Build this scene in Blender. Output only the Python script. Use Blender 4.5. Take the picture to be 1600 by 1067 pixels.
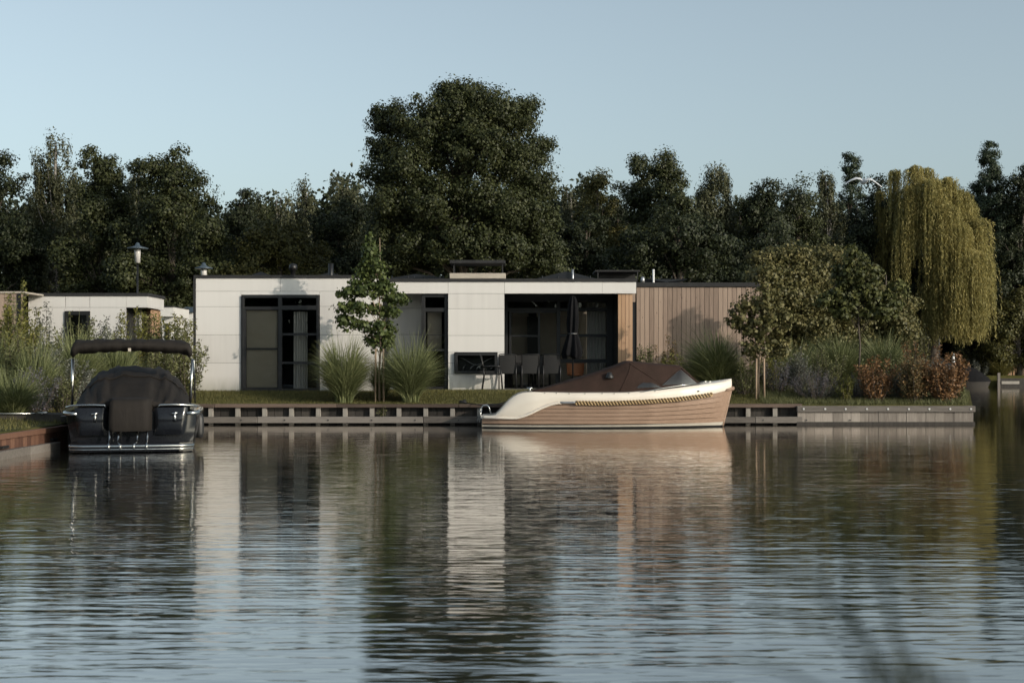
import bpy, math, random
import numpy as np
from mathutils import Vector
R = math.radians
S = bpy.context.scene
for o in list(bpy.data.objects): bpy.data.objects.remove(o)
COL = S.collection
# ------------------------------------------------------------------ camera
F = 2222.2; HZ = 571.0; CH = 1.5
cam = bpy.data.cameras.new('camera'); co = bpy.data.objects.new('camera', cam); COL.objects.link(co)
co.location = (0, 0, CH); co.rotation_euler = (R(90), 0, 0)
cam.lens = 50; cam.sensor_width = 36; cam.shift_y = (HZ-533.5)/1600
cam.clip_start = 0.1; cam.clip_end = 2000
cam.dof.use_dof = True; cam.dof.focus_distance = 37.5; cam.dof.aperture_fstop = 4.0
S.camera = co
# ------------------------------------------------------------------ sky and sun
SUN_EL, SUN_AZ = 18.0, 54.0      # azimuth: degrees to the right of straight behind the camera
w = bpy.data.worlds.new('World'); S.world = w; w.use_nodes = True
nt = w.node_tree; nt.nodes.clear()
sky = nt.nodes.new('ShaderNodeTexSky'); sky.sky_type = 'NISHITA'; sky.sun_disc = False
sky.sun_elevation = R(SUN_EL); sky.sun_rotation = R(180-SUN_AZ)
sky.air_density = 1.0; sky.dust_density = 2.2; sky.ozone_density = 2.0; sky.altitude = 0
hs = nt.nodes.new('ShaderNodeHueSaturation'); hs.inputs['Saturation'].default_value = 0.52
bg = nt.nodes.new('ShaderNodeBackground'); bg.inputs[1].default_value = 0.15
wo = nt.nodes.new('ShaderNodeOutputWorld')
nt.links.new(sky.outputs[0], hs.inputs['Color']); wb = nt.nodes.new('ShaderNodeMix'); wb.data_type='RGBA'; wb.blend_type='MULTIPLY'; wb.inputs[0].default_value=1; wb.inputs[7].default_value=(.94,1.02,1.0,1)
nt.links.new(hs.outputs[0], wb.inputs[6]); nt.links.new(wb.outputs[2], bg.inputs[0]); nt.links.new(bg.outputs[0], wo.inputs[0])
sl = bpy.data.lights.new('sun', 'SUN'); so = bpy.data.objects.new('sun', sl); COL.objects.link(so)
sl.energy = 2.75; sl.angle = R(0.6); sl.color = (1.0, 0.885, 0.76)
sd = Vector((math.sin(R(SUN_AZ))*math.cos(R(SUN_EL)), -math.cos(R(SUN_AZ))*math.cos(R(SUN_EL)), math.sin(R(SUN_EL))))
so.rotation_euler = sd.to_track_quat('Z', 'Y').to_euler(); so.location = (20, -20, 30)
S.view_settings.view_transform = 'Standard'; S.view_settings.look = 'None'
S.view_settings.exposure = 0.13; S.view_settings.gamma = 1
S.cycles.max_bounces = 8; S.cycles.transparent_max_bounces = 12
# ------------------------------------------------------------------ helpers
def at(px, py, Y): return Vector(((px-800)/F*Y, Y, CH-(py-HZ)/F*Y))
def X_(px, Y): return (px-800)/F*Y
def Z_(py, Y): return CH-(py-HZ)/F*Y
def tag(o, label=None, cat=None, group=None, kind=None):
    if label: o['label'] = label
    if cat: o['category'] = cat
    if group: o['group'] = group
    if kind: o['kind'] = kind
    return o
def empty(name, loc, label=None, cat=None, group=None, rz=0):
    o = bpy.data.objects.new(name, None); COL.objects.link(o); o.location = loc
    o.rotation_euler = (0, 0, rz); o.empty_display_size = .2
    return tag(o, label, cat, group)
def link(name, me, mat, parent=None):
    o = bpy.data.objects.new(name, me); COL.objects.link(o)
    if mat is not None and not me.materials: me.materials.append(mat)
    if parent is not None: o.parent = parent
    return o
def smooth(me, on=True):
    me.polygons.foreach_set('use_smooth', [on]*len(me.polygons)); me.update()
class MB:
    """collects polygons; coordinates are relative to an origin"""
    def __init__(s, org=(0,0,0)): s.v=[]; s.f=[]; s.o=Vector(org); s.sm=[]
    def poly(s, pts, sm=False):
        i=len(s.v); s.v += [tuple(Vector(p)-s.o) for p in pts]; s.f.append(tuple(range(i,i+len(pts)))); s.sm.append(sm)
    def box(s, x0,x1,y0,y1,z0,z1, bev=0.0):
        if x0>x1:x0,x1=x1,x0
        if y0>y1:y0,y1=y1,y0
        if z0>z1:z0,z1=z1,z0
        b=min(bev,(x1-x0)*.3,(y1-y0)*.3,(z1-z0)*.3)
        i=len(s.v)
        if b<=0:
            for p in ((x0,y0,z0),(x1,y0,z0),(x1,y1,z0),(x0,y1,z0),(x0,y0,z1),(x1,y0,z1),(x1,y1,z1),(x0,y1,z1)):
                s.v.append(tuple(Vector(p)-s.o))
            for f in ((0,3,2,1),(4,5,6,7),(0,1,5,4),(1,2,6,5),(2,3,7,6),(3,0,4,7)):
                s.f.append(tuple(i+k for k in f)); s.sm.append(False)
            return
        # bevelled: 24 verts
        xs=(x0,x1); ys=(y0,y1); zs=(z0,z1); idx={}
        for a in (0,1):
            for c in (0,1):
                for d in (0,1):
                    P=(xs[a],ys[c],zs[d]); sg=(1-2*a,1-2*c,1-2*d)
                    for ax in range(3):
                        q=[P[k]+(sg[k]*b if k!=ax else 0) for k in range(3)]
                        idx[(a,c,d,ax)]=len(s.v); s.v.append(tuple(Vector(q)-s.o))
        def F_(l):
            s.f.append(tuple(l)); s.sm.append(False)
        for ax in range(3):
            for e in (0,1):
                o_=[(0,0),(1,0),(1,1),(0,1)]
                if e==0: o_=o_[::-1]
                if ax==1: o_=o_[::-1]
                F_([idx[tuple((e if k==ax else (u if k==(0 if ax!=0 else 1) else v_)) for k in range(3))+(ax,)] for u,v_ in o_])
        for ax in range(3):     # edges parallel to ax
            k1,k2=[k for k in range(3) if k!=ax]
            for u in (0,1):
                for v_ in (0,1):
                    def key(e,face):
                        t=[0,0,0]; t[ax]=e; t[k1]=u; t[k2]=v_; return tuple(t)+(face,)
                    F_([idx[key(0,k1)],idx[key(1,k1)],idx[key(1,k2)],idx[key(0,k2)]])
        for a in (0,1):
            for c in (0,1):
                for d in (0,1): F_([idx[(a,c,d,0)],idx[(a,c,d,1)],idx[(a,c,d,2)]])
    def tube(s, pts, r, n=8, cap=True):
        pts=[Vector(p) for p in pts]; m=len(pts)
        rs=r if hasattr(r,'__len__') else [r]*m
        i0=len(s.v); prev=None
        for k,p in enumerate(pts):
            t=(pts[min(k+1,m-1)]-pts[max(k-1,0)])
            t=t.normalized() if t.length>1e-9 else Vector((0,0,1))
            if prev is None:
                a=Vector((0,0,1)) if abs(t.z)<.9 else Vector((1,0,0)); u=t.cross(a).normalized()
            else:
                u=(prev-t*prev.dot(t)); u=u.normalized() if u.length>1e-6 else t.orthogonal().normalized()
            prev=u; v=t.cross(u)
            for j in range(n):
                an=2*math.pi*j/n; q=p+(u*math.cos(an)+v*math.sin(an))*rs[k]-s.o
                s.v.append(tuple(q))
        for k in range(m-1):
            for j in range(n):
                a=i0+k*n+j; b_=i0+k*n+(j+1)%n
                s.f.append((a,b_,b_+n,a+n)); s.sm.append(True)
        if cap:
            s.f.append(tuple(i0+j for j in range(n))[::-1]); s.sm.append(False)
            s.f.append(tuple(i0+(m-1)*n+j for j in range(n))); s.sm.append(False)
    def grid(s, rows, sm=True, closed=False):
        """rows: list of equal length point lists"""
        i0=len(s.v); n=len(rows[0])
        for r in rows:
            for p in r: s.v.append(tuple(Vector(p)-s.o))
        for k in range(len(rows)-1):
            for j in range(n if closed else n-1):
                a=i0+k*n+j; b_=i0+k*n+(j+1)%n
                s.f.append((a,b_,b_+n,a+n)); s.sm.append(sm)
    def lathe(s, prof, c, n=16):
        rows=[[(c[0]+r*math.cos(2*math.pi*j/n), c[1]+r*math.sin(2*math.pi*j/n), c[2]+z) for j in range(n)] for r,z in prof]
        s.grid(rows, True, True)
    def build(s, name, mat, parent=None, weld=False):
        me=bpy.data.meshes.new(name); me.from_pydata(s.v,[],s.f)
        me.polygons.foreach_set('use_smooth', s.sm)
        import bmesh
        bm=bmesh.new(); bm.from_mesh(me)
        if weld: bmesh.ops.remove_doubles(bm, verts=bm.verts, dist=1e-4)
        bmesh.ops.recalc_face_normals(bm, faces=bm.faces); bm.to_mesh(me); bm.free()
        me.update()
        o=link(name, me, mat, parent)
        if parent is None: o.location=s.o
        else:
            pass
        return o
def np_mesh(name, verts, faces_n, mat, parent=None, smooth_=False):
    """verts (N,3), faces (M,4) int"""
    me=bpy.data.meshes.new(name); N=len(verts); M,K=faces_n.shape
    me.vertices.add(N); me.vertices.foreach_set('co', np.asarray(verts,np.float32).ravel())
    me.loops.add(M*K); me.loops.foreach_set('vertex_index', faces_n.astype(np.int32).ravel())
    me.polygons.add(M); me.polygons.foreach_set('loop_start', np.arange(0,M*K,K,dtype=np.int32))
    me.polygons.foreach_set('loop_total', np.full(M,K,np.int32))
    if smooth_: me.polygons.foreach_set('use_smooth', np.ones(M,bool))
    me.update(calc_edges=True)
    return link(name, me, mat, parent)
def unit(a): return a/np.maximum(np.linalg.norm(a,axis=1,keepdims=True),1e-9)
def leaf_quads(c, nrm, ln, wd, rng, tdir=None):
    """rhombus leaves; returns verts, faces"""
    N=len(c); nrm=unit(nrm)
    r=rng.normal(size=(N,3)) if tdir is None else tdir
    t=unit(r-nrm*(r*nrm).sum(1,keepdims=True)); b=np.cross(nrm,t)
    ln=np.broadcast_to(ln,(N,))[:,None]; wd=np.broadcast_to(wd,(N,))[:,None]
    v=np.empty((N,4,3)); fold=nrm*wd*.18
    v[:,0]=c-t*ln*.5; v[:,1]=c+b*wd*.5+fold+t*ln*.05; v[:,2]=c+t*ln*.5; v[:,3]=c-b*wd*.5+fold+t*ln*.05
    return v.reshape(-1,3), np.arange(N*4).reshape(N,4)
# ------------------------------------------------------------------ materials
def mat(name):
    m=bpy.data.materials.new(name); m.use_nodes=True; n=m.node_tree; p=n.nodes['Principled BSDF']; return m,n,p
def nd(n,t,**k):
    x=n.nodes.new(t)
    for a,b in k.items():
        if a in x.inputs.keys(): x.inputs[a].default_value=b
        else: setattr(x,a,b)
    return x
def coords(n, scale=(1,1,1), kind='Object'):
    tc=n.nodes.new('ShaderNodeTexCoord'); mp=n.nodes.new('ShaderNodeMapping'); mp.inputs['Scale'].default_value=scale
    n.links.new(tc.outputs[kind], mp.inputs[0]); return mp.outputs[0]
def ramp(n, fac, stops):
    r=n.nodes.new('ShaderNodeValToRGB'); e=r.color_ramp.elements
    while len(e)<len(stops): e.new(.5)
    for k,(p,c) in enumerate(stops): e[k].position=p; e[k].color=(*c,1)
    n.links.new(fac, r.inputs[0]); return r.outputs[0]
def noise(n, vec, sc, det=4, rough=.55):
    x=nd(n,'ShaderNodeTexNoise'); x.inputs['Scale'].default_value=sc; x.inputs['Detail'].default_value=det; x.inputs['Roughness'].default_value=rough
    n.links.new(vec,x.inputs['Vector']); return x.outputs['Fac']
def bump(n,p,h,strength=.3,dist=.01):
    b=n.nodes.new('ShaderNodeBump'); b.inputs['Strength'].default_value=strength; b.inputs['Distance'].default_value=dist
    n.links.new(h,b.inputs['Height']); n.links.new(b.outputs[0],p.inputs['Normal']); return b
def plain(name, c1, c2=None, rough=.5, metal=0, sc=3, scale=(1,1,1), bmp=0, bdist=.01, bsc=None, spec=.5, coat=0):
    m,n,p=mat(name); p.inputs['Roughness'].default_value=rough; p.inputs['Metallic'].default_value=metal
    p.inputs['Specular IOR Level'].default_value=spec; p.inputs['Coat Weight'].default_value=coat; p.inputs['Coat Roughness'].default_value=.06
    if c2 is None: c2=tuple(x*.82 for x in c1)
    v=coords(n,scale); f=noise(n,v,sc); n.links.new(ramp(n,f,[(.3,c1),(.7,c2)]),p.inputs['Base Color'])
    if bmp:
        g=noise(n,v,bsc or sc*3,3); bump(n,p,g,bmp,bdist)
    return m
def leafmat(name, cols, trans=.22, rough=.55, sc=.35, spec=.3):
    """cols: dark, mid, light.  hue differs leaf by leaf and bough by bough"""
    m,n,p=mat(name)
    g=n.nodes.new('ShaderNodeNewGeometry'); v=coords(n)
    f=noise(n,v,sc,3,.6)
    mx=n.nodes.new('ShaderNodeMath'); mx.operation='MULTIPLY_ADD'; mx.inputs[1].default_value=.55
    sub=n.nodes.new('ShaderNodeMath'); sub.operation='MULTIPLY'; sub.inputs[1].default_value=.5
    n.links.new(f,sub.inputs[0]); n.links.new(g.outputs['Random Per Island'],mx.inputs[0]); n.links.new(sub.outputs[0],mx.inputs[2])
    c=ramp(n,mx.outputs[0],[(.15,cols[0]),(.5,cols[1]),(.88,cols[2])])
    n.links.new(c,p.inputs['Base Color']); p.inputs['Roughness'].default_value=rough; p.inputs['Specular IOR Level'].default_value=spec
    tr=n.nodes.new('ShaderNodeBsdfTranslucent'); n.links.new(c,tr.inputs[0])
    ms=n.nodes.new('ShaderNodeMixShader'); ms.inputs[0].default_value=trans
    out=n.nodes['Material Output']; n.links.new(p.outputs[0],ms.inputs[1]); n.links.new(tr.outputs[0],ms.inputs[2]); n.links.new(ms.outputs[0],out.inputs[0])
    return m
def woodmat(name, cols, grain=(6,6,.5), rough=.75, sc=4, knots=True, per=True, bst=.35):
    m,n,p=mat(name); v=coords(n,grain); f=noise(n,v,sc,6,.65)
    g=n.nodes.new('ShaderNodeNewGeometry')
    a=n.nodes.new('ShaderNodeMath'); a.operation='MULTIPLY_ADD'; a.inputs[1].default_value=.45 if per else 0; 
    b=n.nodes.new('ShaderNodeMath'); b.operation='MULTIPLY'; b.inputs[1].default_value=.65 if per else 1.0
    n.links.new(f,b.inputs[0]); n.links.new(g.outputs['Random Per Island'],a.inputs[0]); n.links.new(b.outputs[0],a.inputs[2])
    c=ramp(n,a.outputs[0],[(.2,cols[0]),(.5,cols[1]),(.8,cols[2])])
    if knots:
        kv=coords(n,(5,5,1.6)); vo=nd(n,'ShaderNodeTexVoronoi'); vo.inputs['Scale'].default_value=1.6; n.links.new(kv,vo.inputs['Vector'])
        k=ramp(n,vo.outputs['Distance'],[(.04,(.35,.3,.27)),(.12,(1,1,1))])
        mm=n.nodes.new('ShaderNodeMix'); mm.data_type='RGBA'; mm.blend_type='MULTIPLY'; mm.inputs[0].default_value=.8
        n.links.new(c,mm.inputs[6]); n.links.new(k,mm.inputs[7]); c=mm.outputs[2]
    n.links.new(c,p.inputs['Base Color']); p.inputs['Roughness'].default_value=rough; p.inputs['Specular IOR Level'].default_value=.25
    bump(n,p,f,bst,.006); return m
def glassmat(name, tint=(.55,.56,.55), ior=1.5, boost=0.0, rough=0.0):
    m,n,p=mat(name); n.nodes.remove(p)
    t=n.nodes.new('ShaderNodeBsdfTransparent'); t.inputs[0].default_value=(*tint,1)
    g=n.nodes.new('ShaderNodeBsdfGlossy'); g.inputs['Roughness'].default_value=rough; g.inputs[0].default_value=(.9,.95,.95,1)
    fr=n.nodes.new('ShaderNodeFresnel'); fr.inputs[0].default_value=ior
    ad=n.nodes.new('ShaderNodeMath'); ad.operation='ADD'; ad.inputs[1].default_value=boost; n.links.new(fr.outputs[0],ad.inputs[0])
    ms=n.nodes.new('ShaderNodeMixShader'); n.links.new(ad.outputs[0],ms.inputs[0]); n.links.new(t.outputs[0],ms.inputs[1]); n.links.new(g.outputs[0],ms.inputs[2])
    n.links.new(ms.outputs[0],n.nodes['Material Output'].inputs[0]); return m
M={}
def panelmat():
    m,n,p=mat('white cladding panel'); g=n.nodes.new('ShaderNodeNewGeometry'); v=coords(n,(1,1,1)); st=coords(n,(7,7,.35))
    f1=noise(n,v,.8,4); f2=noise(n,st,1.2,4); 
    a=n.nodes.new('ShaderNodeMath'); a.operation='MULTIPLY_ADD'; a.inputs[1].default_value=.35; n.links.new(g.outputs['Random Per Island'],a.inputs[0])
    b=n.nodes.new('ShaderNodeMath'); b.operation='MULTIPLY_ADD'; b.inputs[1].default_value=.35; n.links.new(f1,b.inputs[0])
    c=n.nodes.new('ShaderNodeMath'); c.operation='MULTIPLY'; c.inputs[1].default_value=.45; n.links.new(f2,c.inputs[0])
    n.links.new(c.outputs[0],b.inputs[2]); n.links.new(b.outputs[0],a.inputs[2])
    pc=ramp(n,a.outputs[0],[(.25,(.51,.49,.465)),(.5,(.59,.57,.54)),(.8,(.63,.61,.58))])
    tc=n.nodes.new('ShaderNodeTexCoord'); sp=n.nodes.new('ShaderNodeSeparateXYZ'); n.links.new(tc.outputs['Object'],sp.inputs[0])
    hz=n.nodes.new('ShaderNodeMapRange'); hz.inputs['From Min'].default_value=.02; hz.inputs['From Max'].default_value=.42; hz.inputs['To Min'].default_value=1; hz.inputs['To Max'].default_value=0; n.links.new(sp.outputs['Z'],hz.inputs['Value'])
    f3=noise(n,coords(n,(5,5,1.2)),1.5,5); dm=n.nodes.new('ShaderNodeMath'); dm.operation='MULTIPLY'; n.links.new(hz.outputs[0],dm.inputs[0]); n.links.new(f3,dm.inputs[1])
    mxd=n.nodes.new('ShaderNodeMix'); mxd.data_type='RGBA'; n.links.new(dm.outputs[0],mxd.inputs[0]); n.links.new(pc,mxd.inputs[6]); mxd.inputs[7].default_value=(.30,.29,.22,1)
    n.links.new(mxd.outputs[2],p.inputs['Base Color'])
    p.inputs['Roughness'].default_value=.5; bump(n,p,noise(n,v,1.5,2),.05,.02); return m
M['panel']=panelmat()
M['black']=plain('black metal',(.006,.006,.0065),(.009,.009,.009),rough=.45,sc=6)
M['roof']=plain('black roofing',(.010,.010,.011),(.02,.02,.02),rough=.8,sc=5)
M['frame']=plain('anthracite frame',(.008,.008,.009),(.011,.011,.011),rough=.5)
M['glass']=glassmat('window glass',(.80,.80,.77),1.45,.02)
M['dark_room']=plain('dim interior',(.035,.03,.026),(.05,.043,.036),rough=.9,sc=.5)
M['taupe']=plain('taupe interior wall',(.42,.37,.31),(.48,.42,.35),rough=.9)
M['blind']=plain('taupe roller blind',(.40,.36,.30),(.35,.31,.25),rough=.9,sc=1,scale=(1,1,3))
M['curtain']=plain('grey curtain',(.85,.83,.80),(.75,.73,.70),rough=.9)
M['clad']=woodmat('weathered vertical boards',[(.175,.13,.10),(.27,.20,.155),(.35,.265,.205)])
M['clad_warm']=woodmat('warm vertical boards',[(.26,.15,.085),(.38,.235,.14),(.46,.30,.19)])
M['quay']=woodmat('grey quay timber',[(.055,.048,.042),(.13,.115,.10),(.20,.18,.16)],grain=(.5,6,6),knots=False)
M['quay_light']=woodmat('pale quay post',[(.15,.135,.12),(.26,.24,.21),(.34,.31,.27)],grain=(6,6,.6),knots=False)
M['quay_board']=woodmat('upright quay boards',[(.10,.085,.075),(.20,.175,.15),(.30,.265,.23)],grain=(6,6,.6),knots=False)
M['quay_dark']=woodmat('wet dark boards',[(.012,.011,.010),(.03,.027,.024),(.06,.053,.046)],grain=(6,6,.8),knots=False)  # wet timber, and the painted boat shadow on the left quay
M['quay_red']=woodmat('red hardwood boards',[(.05,.026,.018),(.095,.048,.032),(.15,.08,.052)],grain=(6,6,.8),knots=False)
M['quay_cap']=woodmat('brown cap board',[(.05,.035,.028),(.09,.065,.05),(.14,.10,.08)],grain=(.5,6,6),knots=False)
M['steel']=plain('polished steel',(.55,.54,.52),(.45,.45,.43),rough=.2,metal=1)
M['galv']=plain('galvanised metal',(.5,.5,.5),(.4,.4,.4),rough=.35,metal=.8)
M['bolt']=plain('bright bolt heads',(.8,.78,.75),rough=.3,metal=.6)
M['bark']=plain('bark',(.06,.048,.037),(.10,.08,.062),rough=.9,sc=8,scale=(1,1,.3),bmp=.6,bdist=.02)
M['birchbark']=plain('birch bark',(.35,.33,.30),(.12,.10,.09),rough=.8,sc=6,scale=(1,1,2.5))
M['stake']=plain('pale stake timber',(.34,.25,.17),(.26,.19,.13),rough=.8,sc=8,scale=(4,4,.5))
M['canvas_brown']=plain('brown canvas',(.040,.024,.019),(.028,.018,.014),rough=.85,sc=3,bmp=.55,bsc=5,bdist=.03,spec=.12)
M['canvas_black']=plain('charcoal canvas',(.023,.020,.0175),(.017,.015,.0135),rough=.8,sc=3,scale=(1.5,1,.5),bmp=.5,bsc=4,bdist=.03,spec=.12)
M['navy']=plain('glossy black hull',(.007,.008,.010),(.009,.010,.013),rough=.14,coat=0,spec=.35)
M['cream']=plain('cream gelcoat',(.70,.64,.55),(.66,.60,.515),rough=.22,sc=1.5,coat=.3)
M['cream_white']=plain('white boot stripe',(.50,.46,.39),(.42,.38,.32),rough=.3,sc=3)
M['antifoul']=plain('black antifouling',(.012,.012,.012),rough=.5)
M['hullwood']=woodmat('pale teak strakes',[(.15,.095,.065),(.225,.15,.105),(.31,.215,.155)],grain=(.4,5,7),rough=.38,knots=False,bst=.12)
M['rope_m']=plain('rope',(.42,.30,.15),(.30,.20,.10),rough=.9,sc=20)
M['clear']=glassmat('clear vinyl window',(.6,.56,.5),1.4,.04,.25)
M['white']=plain('white paint',(.75,.74,.72),rough=.4)
M['beige']=plain('beige box',(.44,.39,.32),(.34,.30,.25),rough=.7,sc=4,scale=(1,1,4))
M['chair_mesh']=plain('dark woven sling',(.016,.016,.016),(.022,.022,.022),rough=.8,sc=40)
M['terra']=plain('tan leather',(.33,.13,.05),(.27,.10,.04),rough=.6)
M['umb']=plain('black parasol cloth',(.008,.008,.009),(.012,.012,.013),rough=.9,bmp=.4,bsc=6,scale=(3,3,.5),spec=.08)
M['rubber']=plain('black rubber',(.015,.015,.015),rough=.5)
M['solar']=plain('solar panel',(.010,.011,.014),(.014,.015,.018),rough=.3)
M['opal']=plain('frosted lamp cylinder',(.55,.53,.50),rough=.3)
M['soil']=plain('dark garden soil',(.022,.017,.012),(.035,.027,.018),rough=.95,sc=6,bmp=.5,bdist=.03)
M['pavers']=plain('grey terrace slabs',(.14,.13,.12),(.18,.17,.15),rough=.85)
M['gull']=plain('white feathers',(.62,.63,.64),(.50,.52,.54),rough=.7)
M['bluegrey']=plain('blue grey roof metal',(.05,.07,.085),(.06,.08,.1),rough=.4)
# foliage
L={}
L['alder']=leafmat('alder leaves',[(0.0159,0.0209,0.0080),(0.0378,0.0457,0.0159),(0.0746,0.0815,0.0279)])
L['oak']=leafmat('oak leaves',[(0.0270,0.0330,0.0105),(0.0675,0.0750,0.0225),(0.1350,0.1350,0.0420)])
L['dark']=leafmat('dark leaves',[(0.0115,0.0162,0.0076),(0.0248,0.0325,0.0134),(0.0478,0.0555,0.0211)])
L['olive']=leafmat('olive leaves',[(0.0321,0.0344,0.0092),(0.0711,0.0688,0.0195),(0.1377,0.1205,0.0344)])
L['birch']=leafmat('birch leaves',[(0.0309,0.0365,0.0155),(0.0685,0.0729,0.0331),(0.1326,0.1326,0.0663)],spec=.4)
L['spruce']=leafmat('spruce needles',[(0.0140,0.0224,0.0126),(0.0280,0.0420,0.0210),(0.0490,0.0658,0.0308)],trans=.1)
L['willow']=leafmat('willow leaves',[(0.1200,0.1126,0.0360),(0.2700,0.2400,0.0826),(0.4800,0.3976,0.1500)],trans=.4)
L['linden']=leafmat('young linden leaves',[(0.0270,0.0420,0.0120),(0.0570,0.0780,0.0210),(0.1125,0.1350,0.0360)])
L['shrub']=leafmat('shrub leaves',[(0.0460,0.0540,0.0196),(0.1092,0.1150,0.0437),(0.2070,0.2070,0.0920)])
L['fruit']=leafmat('fruit tree leaves',[(0.0480,0.0504,0.0168),(0.1080,0.1020,0.0360),(0.2040,0.1740,0.0720)],sc=.8)
L['rust']=leafmat('coppery leaves',[(.07,.05,.022),(.17,.085,.036),(.33,.19,.085)],sc=1.5)
L['photinia']=leafmat('reddish green leaves',[(.05,.055,.022),(.12,.085,.036),(.27,.16,.07)],sc=1.5)
L['misc']=leafmat('ornamental grass blades',[(.07,.085,.032),(.15,.17,.07),(.28,.29,.14)],sc=1.2)
L['misc_y']=leafmat('yellow grass blades',[(.10,.10,.03),(.20,.18,.06),(.30,.27,.10)],sc=1.2)
L['lav']=leafmat('lavender haze',[(0.0630,0.0700,0.0490),(0.1190,0.1190,0.1190),(0.1960,0.1680,0.2240)],sc=2)
L['silver']=leafmat('silvery leaves',[(0.0600,0.0660,0.0480),(0.1200,0.1260,0.1020),(0.2280,0.2280,0.1920)],sc=2)
L['gold']=leafmat('golden green leaves',[(.06,.065,.015),(.13,.13,.03),(.22,.20,.05)],sc=2)
L['lawn']=leafmat('lawn grass',[(.05,.055,.015),(.11,.105,.032),(.19,.165,.06)],sc=1.0)
L['reed']=leafmat('reed blades',[(.03,.04,.03),(.05,.06,.045),(.06,.07,.055)],trans=.2)
# water
def water_mat():
    m,n,p=mat('lake water')
    p.inputs['Base Color'].default_value=(.016,.018,.017,1); p.inputs['Roughness'].default_value=.055
    p.inputs['IOR'].default_value=2.1
    def layer(scale, sc, det=2, rot=0.0):
        tc=n.nodes.new('ShaderNodeTexCoord'); mp=n.nodes.new('ShaderNodeMapping')
        mp.inputs['Scale'].default_value=scale; mp.inputs['Rotation'].default_value=(0,0,rot)
        n.links.new(tc.outputs['Object'],mp.inputs[0])
        x=nd(n,'ShaderNodeTexNoise'); x.inputs['Scale'].default_value=sc; x.inputs['Detail'].default_value=det; x.inputs['Distortion'].default_value=.3
        n.links.new(mp.outputs[0],x.inputs['Vector']); return x.outputs['Fac']
    a=layer((.14,1,1),2.2,2,.03); b=layer((.22,1,1),9.0,2,-.05); c=layer((.1,.16,1),1.0,2)
    def mul(x,k):
        q=n.nodes.new('ShaderNodeMath'); q.operation='MULTIPLY'; n.links.new(x,q.inputs[0])
        if isinstance(k,float): q.inputs[1].default_value=k
        else: n.links.new(k,q.inputs[1])
        return q.outputs[0]
    def add(x,y):
        q=n.nodes.new('ShaderNodeMath'); q.operation='ADD'; n.links.new(x,q.inputs[0]); n.links.new(y,q.inputs[1]); return q.outputs[0]
    # calmer close to the quay, livelier in the open water
    tc=n.nodes.new('ShaderNodeTexCoord'); sx=n.nodes.new('ShaderNodeSeparateXYZ'); n.links.new(tc.outputs['Object'],sx.inputs[0])
    mr=n.nodes.new('ShaderNodeMapRange'); mr.inputs['From Min'].default_value=33; mr.inputs['From Max'].default_value=19
    mr.inputs['To Min'].default_value=.30; mr.inputs['To Max'].default_value=1.0; n.links.new(sx.outputs['Y'],mr.inputs['Value'])
    patch=n.nodes.new('ShaderNodeMapRange'); patch.inputs['From Min'].default_value=.35; patch.inputs['From Max'].default_value=.65
    patch.inputs['To Min'].default_value=.55; patch.inputs['To Max'].default_value=1.2; n.links.new(c,patch.inputs['Value'])
    h=add(mul(a,.50),mul(b,.34)); h=mul(mul(h,mr.outputs[0]),patch.outputs[0])
    bm=n.nodes.new('ShaderNodeBump'); bm.inputs['Strength'].default_value=1.0; bm.inputs['Distance'].default_value=WAVE
    n.links.new(h,bm.inputs['Height']); n.links.new(bm.outputs[0],p.inputs['Normal'])
    gl=n.nodes.new('ShaderNodeBsdfGlossy'); gl.inputs['Roughness'].default_value=.05; gl.inputs[0].default_value=(1,.972,.94,1); n.links.new(bm.outputs[0],gl.inputs['Normal'])
    di=n.nodes.new('ShaderNodeBsdfDiffuse'); di.inputs[0].default_value=(.014,.017,.015,1)
    fr=n.nodes.new('ShaderNodeFresnel'); fr.inputs[0].default_value=1.5; n.links.new(bm.outputs[0],fr.inputs['Normal'])
    ad=n.nodes.new('ShaderNodeMath'); ad.operation='MULTIPLY_ADD'; ad.inputs[1].default_value=.78; ad.inputs[2].default_value=.32; n.links.new(fr.outputs[0],ad.inputs[0])
    ms=n.nodes.new('ShaderNodeMixShader'); n.links.new(ad.outputs[0],ms.inputs[0]); n.links.new(di.outputs[0],ms.inputs[1]); n.links.new(gl.outputs[0],ms.inputs[2])
    n.links.new(ms.outputs[0],n.nodes['Material Output'].inputs[0]); n.nodes.remove(p); return m
WAVE=.018
M['water']=water_mat()
def ground_mat():
    m,n,p=mat('grassy ground'); v=coords(n)
    f=noise(n,v,.8,6,.6); c=ramp(n,f,[(.3,(.035,.04,.012)),(.55,(.075,.07,.024)),(.8,(.11,.095,.04))])
    n.links.new(c,p.inputs['Base Color']); p.inputs['Roughness'].default_value=.95; p.inputs['Specular IOR Level'].default_value=.1
    bump(n,p,noise(n,v,25,4),.8,.03); return m
M['ground']=ground_mat()
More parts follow.
